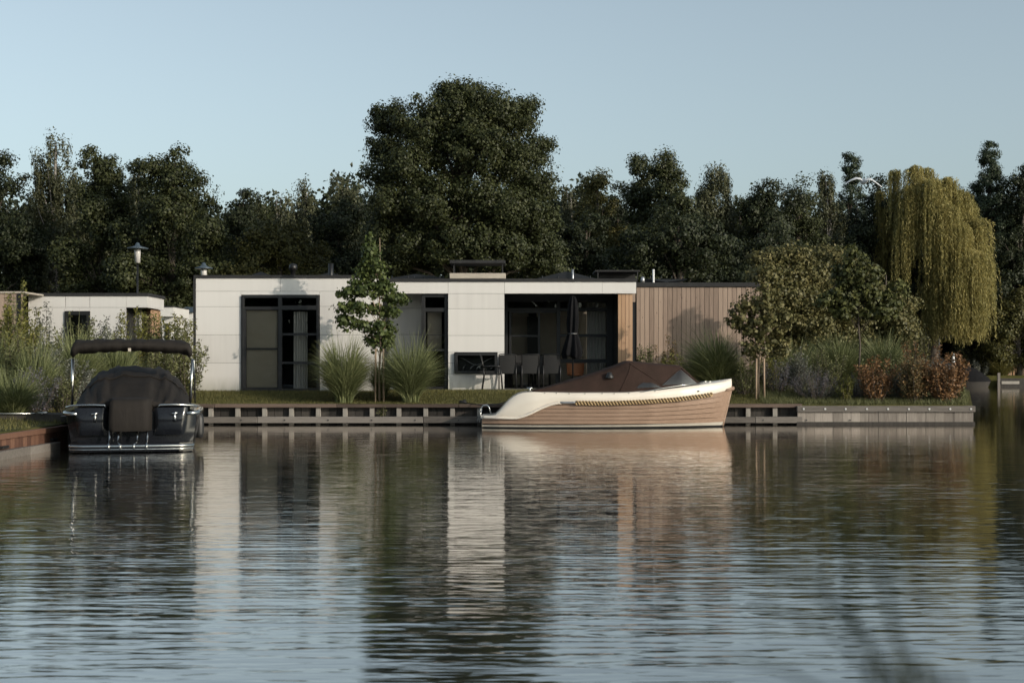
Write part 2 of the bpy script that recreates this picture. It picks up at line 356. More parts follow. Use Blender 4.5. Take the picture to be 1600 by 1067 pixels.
# ------------------------------------------------------------------ setting: water, ground
QY=36.1     # face of the main quay
LBX=-8.25   # face of the left quay
def gz(x,y):
    """height of the land"""
    if x<LBX and y<QY+3: base=.42+.35*min(max((LBX-x-.6)/5,0),1)
    else: base=.50
    t=min(max((y-QY-.3)/2.7,0),1); t=t*t*(3-2*t)
    return max(base, .50+.30*t) if y>QY else base
mb=MB(); mb.poly([(-400,-200,0),(400,-200,0),(400,700,0),(-400,700,0)])
tag(mb.build('water',M['water']),kind='structure')
def ground():
    mb=MB()
    def patch(xf0,xf1,ys,nx):
        rows=[]
        for y in ys:
            a,b=xf0(y),xf1(y); rows.append([(a+(b-a)*(k/nx)**1,y,gz(a+(b-a)*k/nx,y)) for k in range(nx+1)])
        rows=[[(p[0],p[1],-.6) for p in rows[0]]]+rows+[[(p[0],p[1],-.6) for p in rows[-1]]]
        mb.grid(rows,True)
        # side skirts
        mb.grid([[(p[0],p[1],-.6) for p in [r[-1] for r in rows]],[r[-1] for r in rows]],False)
        mb.grid([[(p[0],p[1],-.6) for p in [r[0] for r in rows]],[r[0] for r in rows]],False)
    patch(lambda y:-40,lambda y:LBX-.06-(max(0,y-26.5)*.27),[8+k*1.0 for k in range(29)],60)
    patch(lambda y:-60,lambda y:11.7+(y-36.1)*.29 if y>36.2 else 11.7,[QY+.19,36.5,37,37.5,38,38.5,39,39.5,41,44,50,60,75,98.2],90)
    patch(lambda y:-300,lambda y:300,[98.5,105,120,160,260,600],30)
    return tag(mb.build('ground',M['ground']),kind='structure')
ground()
mb=MB(); mb.grid([[(-60,-60,-.6),(60,-60,-.6)],[(-60,-60,.3),(60,-60,.3)],[(-60,1.0,.3),(60,1.0,.3)],[(-60,2.2,-.3),(60,2.2,-.3)]],False)
tag(mb.build('near_bank',M['ground']),kind='structure')
# ------------------------------------------------------------------ main house
HY=39.0; HY2=40.4; GZ=.80
def pieces(name, mt, t, org, boxes=None, tubes=None):
    for q in (boxes or []):
        m=MB(org); m.box(*q); m.build(name,M[mt],t)
    for q in (tubes or []):
        m=MB(org); m.tube(*q); m.build(name,M[mt],t)
def panel_rects(mb, xs, zs, y0, th=.03, gap=.008, skip=()):
    for i in range(len(xs)-1):
        for j in range(len(zs)-1):
            if (i,j) in skip: continue
            mb.box(xs[i]+gap/2,xs[i+1]-gap/2,y0,y0+th,zs[j]+gap/2,zs[j+1]-gap/2)
def recto(mb, px0,px1,py0,py1,Y,d,bev=.0):
    """box from full-resolution photo pixels at plane Y, depth d (behind)"""
    mb.box(X_(px0,Y),X_(px1,Y),Y,Y+d,Z_(py1,Y),Z_(py0,Y),bev)
def main_house():
    org=(X_(640,HY),HY,GZ)
    t=empty('white_house',org,'long flat-roofed white panelled waterside house with black window frames and timber side wing','house')
    N=lambda: MB(org)
    def b(m,name,mt,par=None):
        o=m.build(name,M[mt],par or t); return o
    def child(parent,m,name,mt):
        return m.build(name,M[mt],parent)
    # wall panels
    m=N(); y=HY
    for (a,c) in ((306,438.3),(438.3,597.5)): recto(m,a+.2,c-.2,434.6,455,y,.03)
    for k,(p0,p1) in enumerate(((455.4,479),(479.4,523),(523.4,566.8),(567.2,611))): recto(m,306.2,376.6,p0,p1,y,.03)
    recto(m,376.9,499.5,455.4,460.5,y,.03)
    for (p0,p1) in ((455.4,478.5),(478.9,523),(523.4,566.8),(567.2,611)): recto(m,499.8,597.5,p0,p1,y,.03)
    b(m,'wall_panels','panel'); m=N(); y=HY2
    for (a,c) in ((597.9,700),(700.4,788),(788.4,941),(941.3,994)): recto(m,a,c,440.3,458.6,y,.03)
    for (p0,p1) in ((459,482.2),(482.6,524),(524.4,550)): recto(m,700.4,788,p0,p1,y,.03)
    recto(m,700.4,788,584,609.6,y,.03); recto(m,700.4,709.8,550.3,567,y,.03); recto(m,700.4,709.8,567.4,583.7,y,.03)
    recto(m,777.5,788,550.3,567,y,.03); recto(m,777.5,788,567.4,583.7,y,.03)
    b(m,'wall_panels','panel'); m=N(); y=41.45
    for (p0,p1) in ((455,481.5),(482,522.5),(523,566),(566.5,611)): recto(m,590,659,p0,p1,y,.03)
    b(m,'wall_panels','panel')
    # backing behind the panels (dark joints), body
    m=N(); x0,x1=X_(306.3,HY),X_(597.3,HY); zt=Z_(434.8,HY)
    m.box(x0+.01,X_(376,HY),HY+.034,HY+.2,.5,zt-.01); m.box(X_(376,HY),X_(500,HY),HY+.034,HY+.2,Z_(460,HY),zt-.01)
    m.box(X_(500,HY),x1-.005,HY+.034,HY+.2,.5,zt-.01)
    m.box(x0+.01,x0+.15,HY+.2,HY+9,.5,zt-.01)
    xa,xb=X_(598.2,HY2),X_(993.8,HY2); zf=Z_(458.4,HY2); z2=Z_(440.5,HY2)
    m.box(xa,xb,HY2+.034,HY2+.22,zf+.01,z2)
    m.box(x1-.1,x1-.01,HY+.2,42.0,.5,zt-.01)
    cx0,cx1=X_(700.6,HY2),X_(787.8,HY2)
    for (a,c,d,e) in ((cx0,cx1,Z_(550.5,HY2),zf+.01),(cx0,cx1,.5,Z_(583.5,HY2)),(cx0,X_(710,HY2),Z_(583.5,HY2),Z_(550.5,HY2)),(X_(777,HY2),cx1,Z_(583.5,HY2),Z_(550.5,HY2))):
        m.box(a,c,HY2+.034,HY2+.2,d,e)
    m.box(X_(590,41.45),X_(659,41.45),41.485,41.6,.5,3.5)
    b(m,'wall_backing','black')
    # chimney flank towards the terrace and towards window two
    m=N(); m.box(cx1-.16,cx1-.002,HY2+.2,42.5,.5,zf+.01); m.box(cx0+.002,cx0+.14,HY2+.2,41.6,.5,zf+.01); b(m,'chimney_flank','frame')
    # soffit
    m=N(); m.box(xa,xb,HY2+.22,42.6,zf+.05,zf+.10); b(m,'soffit','frame')
    # roof slab and edge trim
    m=N(); m.box(x0-.06,x1+.03,HY-.03,HY+9,zt,zt+.085); m.box(x1+.03,xb+.03,HY2-.03,HY+9,z2,z2+.09)
    m.box(x0-.07,x0-.002,HY-.035,HY+.3,.55,zt-.002)
    wy=43.6; m.box(X_(993,wy),X_(1203,wy),wy-.05,wy+5,Z_(448.2,wy),Z_(448.2,wy)+.13)
    b(m,'roof','roof')
    # interior
    m=N(); zc=3.55
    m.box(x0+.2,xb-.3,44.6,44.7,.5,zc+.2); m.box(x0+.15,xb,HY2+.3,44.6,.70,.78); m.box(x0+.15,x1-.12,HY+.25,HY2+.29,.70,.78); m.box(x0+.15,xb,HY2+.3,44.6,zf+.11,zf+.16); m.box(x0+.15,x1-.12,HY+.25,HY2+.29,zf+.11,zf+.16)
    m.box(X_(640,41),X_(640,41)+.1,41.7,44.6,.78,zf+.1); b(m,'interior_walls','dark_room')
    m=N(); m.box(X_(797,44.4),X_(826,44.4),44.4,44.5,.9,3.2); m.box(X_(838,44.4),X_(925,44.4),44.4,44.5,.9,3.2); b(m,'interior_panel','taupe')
    m=N(); m.box(X_(824,44.2),X_(842,44.2),44.2,44.3,Z_(553,44.2),Z_(495,44.2)); b(m,'picture','black')
    # ---- window one
    def frame_box(m,px0,px1,py0,py1,y,w_,d,bev=.004):
        X0,X1,Z0,Z1=X_(px0,y),X_(px1,y),Z_(py1,y),Z_(py0,y)
        m.box(X0,X0+w_,y,y+d,Z0,Z1,bev); m.box(X1-w_,X1,y,y+d,Z0,Z1,bev)
        m.box(X0+w_,X1-w_,y+.001,y+d,Z1-w_,Z1,bev); m.box(X0+w_,X1-w_,y+.001,y+d,Z0,Z0+w_,bev)
    fy=HY-.06
    m=N(); frame_box(m,377.3,498.3,461.3,611,fy,.07,.16)
    m.box(X_(434.5,fy),X_(440.3,fy),fy+.002,fy+.15,Z_(609,fy),Z_(462.5,fy))
    m.box(X_(381,fy),X_(434.4,fy),fy+.01,fy+.14,Z_(484,fy),Z_(479,fy)); m.box(X_(440.4,fy),X_(495,fy),fy+.01,fy+.14,Z_(484,fy),Z_(477.3,fy))
    m.box(X_(381,fy),X_(384,fy),fy+.03,fy+.12,Z_(607,fy),Z_(484,fy)); m.box(X_(381,fy),X_(434.4,fy),fy+.02,fy+.12,Z_(608,fy),Z_(605.5,fy))
    m.box(X_(384,fy),X_(433.6,fy),fy+.03,fy+.1,Z_(546,fy),Z_(544,fy))
    m.box(X_(440.4,fy),X_(495,fy),fy+.03,fy+.1,Z_(524,fy),Z_(520.5,fy)); m.box(X_(440.4,fy),X_(495,fy),fy+.03,fy+.1,Z_(568.5,fy),Z_(565,fy))
    w1=b(m,'window','frame'); tag(w1,'wide double window with taupe blinds on its left half and curtains on its right')
    m=N(); g=fy+.08
    m.poly([(X_(381,g),g,Z_(609,g)),(X_(434.5,g),g,Z_(609,g)),(X_(434.5,g),g,Z_(464,g)),(X_(381,g),g,Z_(464,g))])
    m.poly([(X_(440,g),g+.005,Z_(609,g)),(X_(496,g),g+.005,Z_(609,g)),(X_(496,g),g+.005,Z_(464,g)),(X_(440,g),g+.005,Z_(464,g))])
    child(w1,m,'pane','glass')
    m=N(); recto(m,384.2,433.5,485,543.6,fy+.13,.01); recto(m,384.2,433.5,546.5,605,fy+.13,.01); child(w1,m,'blind','blind')
    def curtain(px0,px1,py0,py1,Y,seed,par):
        rg=np.random.default_rng(seed); m=N(); n=int((px1-px0)*1.5); rows=[]
        ph=np.cumsum(rg.uniform(.6,1.5,n+1))
        for pyy in (py0,py1): rows.append([(X_(px0+(px1-px0)*k/n,Y),Y+.13*math.sin(ph[k]),Z_(pyy,Y)) for k in range(n+1)])
        m.grid(rows,True); return child(par,m,'curtain','curtain')
    curtain(458,479.5,487,608,HY+.3,3,w1)
    # ---- window two
    y=HY2+.1
    m=N(); frame_box(m,658.6,700,458.9,609.6,y,.10,.14)
    m.box(X_(661,y),X_(698,y),y+.01,y+.13,Z_(487,y),Z_(481,y)); m.box(X_(662,y),X_(665,y),y+.02,y+.12,Z_(608,y),Z_(487,y))
    m.box(X_(664,y),X_(696,y),y+.03,y+.12,Z_(548.5,y),Z_(545,y)); m.box(X_(664,y),X_(696,y),y+.035,y+.10,Z_(524,y),Z_(523,y))
    w2=b(m,'window','frame'); tag(w2,'narrow full height window left of the chimney block')
    m=N(); g=y+.07; m.poly([(X_(660,g),g,Z_(608,g)),(X_(699,g),g,Z_(608,g)),(X_(699,g),g,Z_(460,g)),(X_(660,g),g,Z_(460,g))]); child(w2,m,'pane','glass')
    m=N(); recto(m,668,690,488,544,HY2+.5,.05); child(w2,m,'blind','taupe')
    # ---- outdoor fireplace
    y=HY2-.10
    m=N(); frame_box(m,710.6,777,551.2,583.4,y,.075,.14)
    fp=b(m,'fireplace','frame'); tag(fp,'shallow glazed black fireplace set into the chimney block')
    m=N(); X0,X1,Z0,Z1=X_(714,y),X_(774,y),Z_(581,y),Z_(553.5,y)
    m.box(X0,X1,y+.5,y+.55,Z0,Z1); m.box(X0,X1,y+.16,y+.5,Z0-.03,Z0); m.box(X0-.02,X0,y+.16,y+.5,Z0,Z1); m.box(X1,X1+.02,y+.16,y+.5,Z0,Z1); m.box(X0,X1,y+.16,y+.5,Z1,Z1+.02)
    child(fp,m,'firebox','black')
    m=N()
    rg=random.Random(5)
    pts=[(X0+.05+(X1-X0-.1)*k/14, y+.3, Z0+.30+.10*math.cos(math.pi*(k/14*2-1))*-1) for k in range(15)]; m.tube(pts,.012,6)
    for k in range(7):
        xx=X0+.15+k*.19; m.tube([(xx,y+.3,Z0+.03),(xx+rg.uniform(-.1,.1),y+.3,Z0+.13),(xx+rg.uniform(-.2,.2),y+.33,Z0+.22)],[.03,.022,.012],6)
    child(fp,m,'driftwood','galv')
    m=N(); g=y+.09; m.poly([(X0-.05,g,Z0-.03),(X1+.05,g,Z0-.03),(X1+.05,g,Z1+.03),(X0-.05,g,Z1+.03)]); child(fp,m,'pane','glass')
    # ---- terrace glazing
    y=42.45
    def bar(m,a,c,p0,p1,dy=.0,d=.12): m.box(X_(a,y),X_(c,y),y+dy,y+dy+d,Z_(p1,y),Z_(p0,y),.004)
    m=N()
    bar(m,788,793.5,458,611); bar(m,793.5,966,460,471,.002); bar(m,793.5,869.8,481,486,.003); bar(m,875.5,948,481,486,.003)
    bar(m,869.8,875.5,471,611,.001); bar(m,948,954,471,611,.001)
    bar(m,795.5,799.2,486,611,.01,.1); bar(m,840.5,844,488,611,.01,.1); bar(m,799.2,869.8,486,489,.012,.1)
    bar(m,799.2,840.5,523,526.5,.02,.07); bar(m,875.5,948,522,526.5,.02,.07); bar(m,875.5,948,561,567,.02,.07)
    bar(m,793.5,954,604,611,.004); bar(m,954,957.5,471,611,.003,.1)
    w3=b(m,'sliding_door','frame'); tag(w3,'wide glazed sliding door along the covered terrace')
    m=N(); g=y+.06; m.poly([(X_(790,g),g,Z_(611,g)),(X_(966,g),g,Z_(611,g)),(X_(966,g),g,Z_(460,g)),(X_(790,g),g,Z_(460,g))]); child(w3,m,'pane','glass')
    curtain(917,947,473,608,y+.5,8,w3); curtain(949,964,473,608,y+.45,9,w3)
    # terrace floor
    m=N(); m.box(X_(789,HY2)-.8,X_(993,HY2),39.6,43.6,.70,.835); b(m,'terrace_floor','pavers')
    # ---- warm timber wing wall
    m=N(); yw=HY2+.06; a,c=X_(965.6,yw),X_(988.6,yw); n=4
    for k in range(n): m.box(a+(c-a)*k/n+.005,a+(c-a)*(k+1)/n-.005,yw,yw+.03,.6,zf+.02)
    b(m,'timber_end_wall','clad_warm')
    m=N(); m.box(a+.004,c-.004,yw+.032,43.6,.5,zf+.02); b(m,'wing_wall_core','frame')
    # ---- weathered timber wing behind
    m=N(); a,c=X_(993,wy),X_(1201.5,wy); zt2=Z_(448.6,wy); n=29; slot=(X_(989,wy),X_(996.5,wy))
    bw=(c-a)/n
    for k in range(-1,n):
        u0,u1=a+bw*k+.006,a+bw*(k+1)-.006
        if k==-1: m.box(u0,u1,wy,wy+.025,Z_(472,wy),zt2); continue
        m.box(u0+(.03 if k==0 else 0),u1,wy+ (.004 if k%2 else 0),wy+.03,.5,zt2)
    b(m,'timber_wing','clad')
    m=N(); m.box(a+.07,c-.01,wy+.035,wy+5,.5,zt2-.01); m.box(a-bw,a+.07,wy+.2,wy+5,.5,zt2-.01); b(m,'wing_core','black')
    m=N(); m.box(a-bw+.01,a+.03,wy+.05,wy+.12,.6,Z_(472.5,wy)); b(m,'slot_window','frame')
    # ---- on the roof
    m=N(); yc=HY2+.25
    m.box(X_(702.3,yc),X_(790,yc),yc,yc+1.1,Z_(435.5,yc)+.0,Z_(426.8,yc),.01); cb=b(m,'chimney_box','beige')
    m=N(); m.box(X_(702.5,yc),X_(789.5,yc),yc-.03,yc+1.15,Z_(411.7,yc),Z_(406.5,yc),.01)
    for px in (709,785):
        for dy in (.1,.95): m.box(X_(px-1,yc),X_(px+1,yc),yc+dy,yc+dy+.04,Z_(426.8,yc),Z_(411.7,yc))
    child(cb,m,'chimney_cover','roof')
    def vent(px,p0,p1,Y,r,mt,cap=True):
        m=N(); X=X_(px,Y); z0,z1=Z_(p1,Y),Z_(p0,Y)
        if cap: m.lathe([(r*.55,z0),(r*.55,z1-.2),(r,z1-.19),(r,z1-.1),(r*.8,z1-.03),(.001,z1)],(X,Y,0),14)
        else: m.lathe([(r,z0),(r,z1),(.001,z1)],(X,Y,0),10)
        return b(m,'vent_pipe',mt)
    vent(458,411.5,436,41,.12,'black'); vent(517,412,436,41,.07,'black',False)
    o=vent(1021,421,448,44.5,.035,'white',False); tag(o,'slim white vent pipe')
    vent(1004,432,448,43.9,.07,'galv'); vent(895,421,437,42.4,.03,'galv',False)
    def solar(px0,px1,py,Y):
        m=N(); a,c=X_(px0,Y),X_(px1,Y); z0=Z_(436,Y); z1=Z_(py,Y); mid=(a+c)/2
        m.poly([(a,Y,z0),(mid,Y,z1),(mid,Y+1.6,z1),(a,Y+1.6,z0)]); m.poly([(mid,Y,z1),(c,Y,z0),(c,Y+1.6,z0),(mid,Y+1.6,z1)])
        for (u,v_) in ((a,mid),(mid,c)):
            pass
        m.poly([(a,Y,z0),(c,Y,z0),(mid,Y,z1)]); m.poly([(a,Y+1.6,z0),(mid,Y+1.6,z1),(c,Y+1.6,z0)])
        for k in range(4): m.tube([(a+(c-a)*(k+.5)/4,Y-.01,z0-.02),(a+(c-a)*(k+.5)/4,Y-.01,z0+.10)],.012,5)
        b(m,'solar_panel','solar')
    solar(375,440,424.5,41.5); solar(470,560,426,41.8); solar(600,700,428,42.5); solar(835,935,424,42.5); solar(640,700,430,41.8); solar(1008,1075,441,45)
    m=N(); yy=44.0; m.box(X_(930,yy),X_(1000,yy),yy,yy+1.5,Z_(424.5,yy),Z_(422,yy)); 
    for px in (934,996): m.tube([(X_(px,yy),yy+.03,Z_(445,yy)),(X_(px,yy),yy+.03,Z_(424,yy))],.02,6)
    m.box(X_(935,yy),X_(995,yy),yy+.6,yy+.65,Z_(440,yy),Z_(426,yy)); b(m,'roof_canopy','roof')
main_house()
# ------------------------------------------------------------------ left house
def left_house():
    Y=48.0; org=(X_(140,Y),Y,GZ)
    t=empty('white_house',org,'smaller white flat-roofed house behind the shrubs on the left, with a covered timber corner','house')
    N=lambda: MB(org); b=lambda m,n,mt,p=None: m.build(n,M[mt],p or t)
    xr=X_(230,Y); zt=Z_(462.5,Y); zf=Z_(480.5,Y); Y2=50.3
    m=N()
    for a,c in ((44,102),(102.4,140),(140.4,197)): recto(m,a+.3,c,462.7,480.2,Y,.03)
    recto(m,197.4,230,462.7,480.5,Y,.03)
    m.box(xr-.03,xr,Y+.035,Y2,zf,zt)
    recto(m,44.3,101,480.6,620,Y,.03); recto(m,141,197,480.6,620,Y,.03); recto(m,101.3,140.7,480.6,486,Y,.03)
    m.box(X_(197,Y),X_(215,Y),Y+1.2,Y+1.23,.5,zf)
    b(m,'wall_panels','panel')
    m=N(); m.box(X_(36,Y),xr-.04,Y+.035,Y+.2,zf+.01,zt-.01); m.box(X_(36,Y),X_(101,Y),Y+.035,Y+7,.5,zt-.01); m.box(X_(141,Y),X_(196.5,Y),Y+.035,Y+2.2,.5,zt-.01)
    m.box(X_(196,Y),xr-.2,Y+1.3,Y+2.25,.5,zf); b(m,'wall_backing','black')
    m=N(); m.box(X_(36,Y),xr+.04,Y-.04,Y2+.04,zt,zt+.10); b(m,'roof','roof')
    m=N(); n=6
    for k in range(n): m.box(xr-.15,xr-.12,Y+1.0+.22*k,Y+1.0+.22*k+.205,.5,zf)
    m.box(X_(222,Y+1.2),xr-.16,Y+1.2,Y+1.23,.5,zf); b(m,'timber_wall','clad_warm')
    m=N(); recto(m,218,221,482,600,Y+1.1,.03); b(m,'door_frame','white')
    m=N(); fx0,fx1=X_(101.5,Y),X_(140.5,Y); z0,z1=.95,Z_(486.5,Y)
    m.box(fx0,fx0+.1,Y-.05,Y+.1,z0,z1); m.box(fx1-.1,fx1,Y-.05,Y+.1,z0,z1); m.box(fx0+.1,fx1-.1,Y-.049,Y+.1,z1-.12,z1); m.box(fx0+.1,fx1-.1,Y-.049,Y+.1,z0,z0+.1)
    wn=b(m,'window','frame')
    m=N(); m.poly([(fx0,Y+.03,z0),(fx1,Y+.03,z0),(fx1,Y+.03,z1),(fx0,Y+.03,z1)]); b(m,'pane','glass',wn)
    m=N(); m.box(X_(36,Y)-.02,X_(44,Y)-.01,Y+.3,Y+3,.5,zt-.1); b(m,'side_wall','panel')
left_house()
def neighbour():
    Y=46.0; org=(X_(10,Y),Y,GZ)
    t=empty('house_corner',org,'beige timber corner of a third house at the far left edge, half hidden by leaves','house')
    m=MB(org); 
    for k in range(7): m.box(X_(36,Y)-.3*(k+1),X_(36,Y)-.3*k-.01,Y,Y+.03,.5,Z_(458,Y))
    m.build('timber_wall',M['clad'],t)
    m=MB(org); m.box(X_(-80,Y),X_(37,Y),Y-.05,Y+4,Z_(458,Y),Z_(455.5,Y)); m.build('roof',M['beige'],t)
    m=MB(org); m.box(X_(27,Y),X_(33,Y),Y-.03,Y-.001,Z_(525,Y),Z_(459,Y)); m.build('downpipe',M['frame'],t)
neighbour()
def far_houses():
    Y=62.0; org=(X_(262,Y),Y,GZ)
    t=empty('white_house',org,'small white box-like house seen in the gap between the two white houses','house')
    m=MB(org); m.box(X_(248,Y),X_(271,Y),Y,Y+3,Z_(494.5,Y),Z_(480,Y)); m.box(X_(248,Y),X_(267,Y),Y+.3,Y+3,.5,Z_(494.6,Y)); m.build('wall',M['panel'],t)
    m=MB(org); m.box(X_(248,Y),X_(271.4,Y),Y-.03,Y+3,Z_(480,Y)+.001,Z_(479,Y)+.02); m.box(X_(256,Y),X_(262,Y),Y+.25,Y+.299,1,Z_(505,Y)); m.build('roof',M['roof'],t)
    Y=70.0; org=(X_(285,Y),Y,GZ)
    t=empty('shed',org,'low building with a blue-grey roof left of the big white house, partly behind it','shed')
    m=MB(org); m.box(X_(270,Y),X_(303,Y),Y,Y+4,.5,Z_(488,Y)); m.build('wall',M['panel'],t)
    m=MB(org); a,c=X_(268,Y),X_(305,Y); z0,z1=Z_(488,Y),Z_(477,Y)
    m.poly([(a,Y-.2,z0),(c,Y-.2,z0),(c-.2,Y+2,z1),(a+.25,Y+2,z1)]); m.poly([(a,Y-.2,z0),(a+.25,Y+2,z1),(a,Y+4.2,z0)]); m.poly([(c,Y-.2,z0),(c,Y+4.2,z0),(c-.2,Y+2,z1)]); m.poly([(a,Y+4.2,z0),(a+.25,Y+2,z1),(c-.2,Y+2,z1),(c,Y+4.2,z0)]); m.poly([(a,Y-.2,z0-.002),(a,Y+4.2,z0-.002),(c,Y+4.2,z0-.002),(c,Y-.2,z0-.002)])
    m.build('roof',M['bluegrey'],t)
far_houses()
# ------------------------------------------------------------------ street lamps
def lamp(px,ptop,Y,pxw,label):
    X=X_(px,Y); zt=Z_(ptop,Y); s=Y/F; t=empty('street_lamp',(X,Y,GZ),label,'street lamp','lamps behind the houses')
    m=MB((X,Y,GZ)); m.tube([(X,Y,GZ),(X,Y,zt-34*s)],[.05,.035],8); m.build('pole',M['black'],t)
    m=MB((X,Y,GZ)); r=pxw*s/2*.9; m.lathe([(.001,zt),(.06,zt-.02),(.10,zt-.13),(r*.5,zt-.17),(r,zt-.22),(r*.98,zt-.26),(.13,zt-.25)],(X,Y,0),24); m.build('lamp_shade',M['bluegrey'],t)
    m=MB((X,Y,GZ)); m.lathe([(.10,zt-.25),(.12,zt-.3),(.105,zt-.80),(.001,zt-.81)],(X,Y,0),16); m.build('lamp_glass',M['opal'],t)
lamp(215,379,56,36,'street lamp on a tall thin pole rising above the left white house')
lamp(318.5,410,56,31,'street lamp whose head just shows over the left end of the big white roof')
# ------------------------------------------------------------------ quays
def main_quay():
    x0,x1=LBX-2.4,X_(1254,QY-.1); org=((x0+x1)/2,QY,0)
    t=empty('timber_quay',org,'long timber quay before the big white house, pale posts between two beams','quay')
    m=MB(org); 
    xs=np.arange(x0,x1,3.1)
    for i,a in enumerate(xs): m.box(a+.004,min(a+3.1,x1)-.004,QY-.07+.004*(i%3),QY+.22,.435,.52+.004*(i%2),.008)
    m.build('cap_board',M['quay_cap'],t)
    m=MB(org); rg=random.Random(2)
    k=0; a=x0
    while a<x1-.1:
        m.box(a+.004,a+.225,QY+.13+rg.uniform(0,.02),QY+.18,-.4,.44); a+=.23
    m.build('sheet_boards',M['quay_dark'],t)
    bx=[]
    a=X_(329,QY); step=(X_(497,QY)-X_(329,QY))/4
    while a>x0+.1: a-=step
    a+=step
    while a<x1-.1:
        bx.append((a-.058,a+.058,QY+.0,QY+.125,-.4,.434,.006)); a+=step
    pieces('post','quay_light',t,org,bx)
    m=MB(org)
    for i,a in enumerate(np.arange(x0,x1,4.2)): m.box(a+.004,min(a+4.2,x1)-.004,QY-.13+.005*(i%2),QY-.003,.045,.20+.006*(i%3),.01)
    m.build('lower_beam',M['quay'],t)
    pieces('bolt','rubber',t,org,None,[([(x0+.5+i*1.1,QY-.145,.12),(x0+.5+i*1.1,QY-.125,.12)],.018,8) for i in range(18)])
main_quay()
def right_quay():
    Y=QY-.12; x0,x1=X_(1245,Y),X_(1523,Y); org=((x0+x1)/2,Y,0)
    t=empty('timber_quay',org,'weathered plank quay with bolted top beam below the flower border on the right','quay')
    m=MB(org); m.box(x0,x1,Y-.06,Y+.10,Z_(643.5,Y),Z_(634,Y),.008); m.box(x1-.16,x1,Y+.101,Y+2.4,Z_(643.5,Y),Z_(634,Y)); m.build('top_beam',M['quay'],t)
    m=MB(org); rg=random.Random(4); n=19; a=x0+.02
    while a<x1-.05:
        w_=rg.uniform(.20,.26); m.box(a+.003,min(a+w_,x1-.02)-.003,Y+rg.uniform(0,.012),Y+.06,-.4,Z_(643.6,Y)); a+=w_
    for k in range(10): m.box(x1-.06,x1-.02,Y+.07+k*.23,Y+.07+k*.23+.222,-.4,Z_(643.6,Y))
    m.build('plank_wall',M['quay_board'],t)
    pieces('bolt','bolt',t,org,None,[([(X_(px,Y),Y-.075,Z_(638.7,Y)),(X_(px,Y),Y-.058,Z_(638.7,Y))],.026,10) for px in (1255,1288.5,1320.5,1353.5,1386.5,1419,1451,1483.5,1516)])
    m=MB(org); m.box(x0,x1+.005,Y-.012,Y-.001,-.2,.075); m.build('wet_line',M['quay_dark'],t)
right_quay()
def left_quay():
    org=(LBX,24,0); t=empty('timber_quay',org,'low red-brown timber quay at the left edge leading to the black boat','quay')
    m=MB(org); y=14.0
    while y<26.4: m.box(LBX-.05,LBX+.0,y+.004,y+.196,-.4,.30); y+=.2
    m.build('plank_wall',M['quay_red'],t)
    m=MB(org); m.box(LBX-.12,LBX+.03,14,20.3,.301,.40,.008); m.box(LBX-.12,LBX+.034,20.31,26.4,.301,.395,.008); m.build('cap_board',M['quay_red'],t)
    m=MB(org); m.box(LBX+.002,LBX+.13,14,24.0,-.05,.135,.01); m.box(LBX+.002,LBX+.125,24.01,25.6,-.05,.13,.01); m.build('lower_beam',M['quay'],t)
    pieces('drain_slot','rubber',t,org,[(LBX+.001,LBX+.05,yy,yy+.3,.155,.20) for yy in (20.2,22.9,25.4)])
    m=MB(org); m.box(LBX-.02,LBX+.16,26.41,26.6,-.4,.56,.01); m.build('corner_post',M['quay'],t)
    m=MB(org); q=lambda y,d,z:(LBX-(y-26.6)*.27+d,y,z)
    y=26.62
    while y<36.4:
        m.grid([[q(y,0,-.4),q(y+.2,0,-.4)],[q(y,0,.36),q(y+.2,0,.36)]],False); y+=.21
    m.build('sheet_boards',M['quay_dark'],t)  # stretch in the boat's shadow, its shade put into the board colour
    m=MB(org); m.grid([[q(26.6,.0,.36),q(36.4,.0,.36)],[q(26.6,.1,.36),q(36.4,.1,.36)],[q(26.6,.1,.55),q(36.4,.1,.55)],[q(26.6,-.2,.55),q(36.4,-.2,.55)]],False); m.build('cap_board',M['quay'],t)
left_quay()
def jetty():
    org=(-10,27.4,.5); t=empty('jetty_deck',org,'dark low timber deck with a metal cleat behind the left quay','deck')
    m=MB(org)
    for k in range(6): m.box(-11.6,LBX-.06,27.2+k*.2,27.39+k*.2,.52,.56)
    m.box(-11.6,LBX-.07,27.16,27.2,.40,.57); m.build('planks',M['quay_dark'],t)
    m=MB(org); m.tube([(-9.05,27.1,.6),(-8.85,27.1,.6)],.018,8); m.tube([(-8.95,27.1,.56),(-8.95,27.1,.6)],.015,8); m.tube([(-11.4,27.12,.585),(-9.1,27.12,.585)],.012,6); m.build('cleat',M['steel'],t)
jetty()
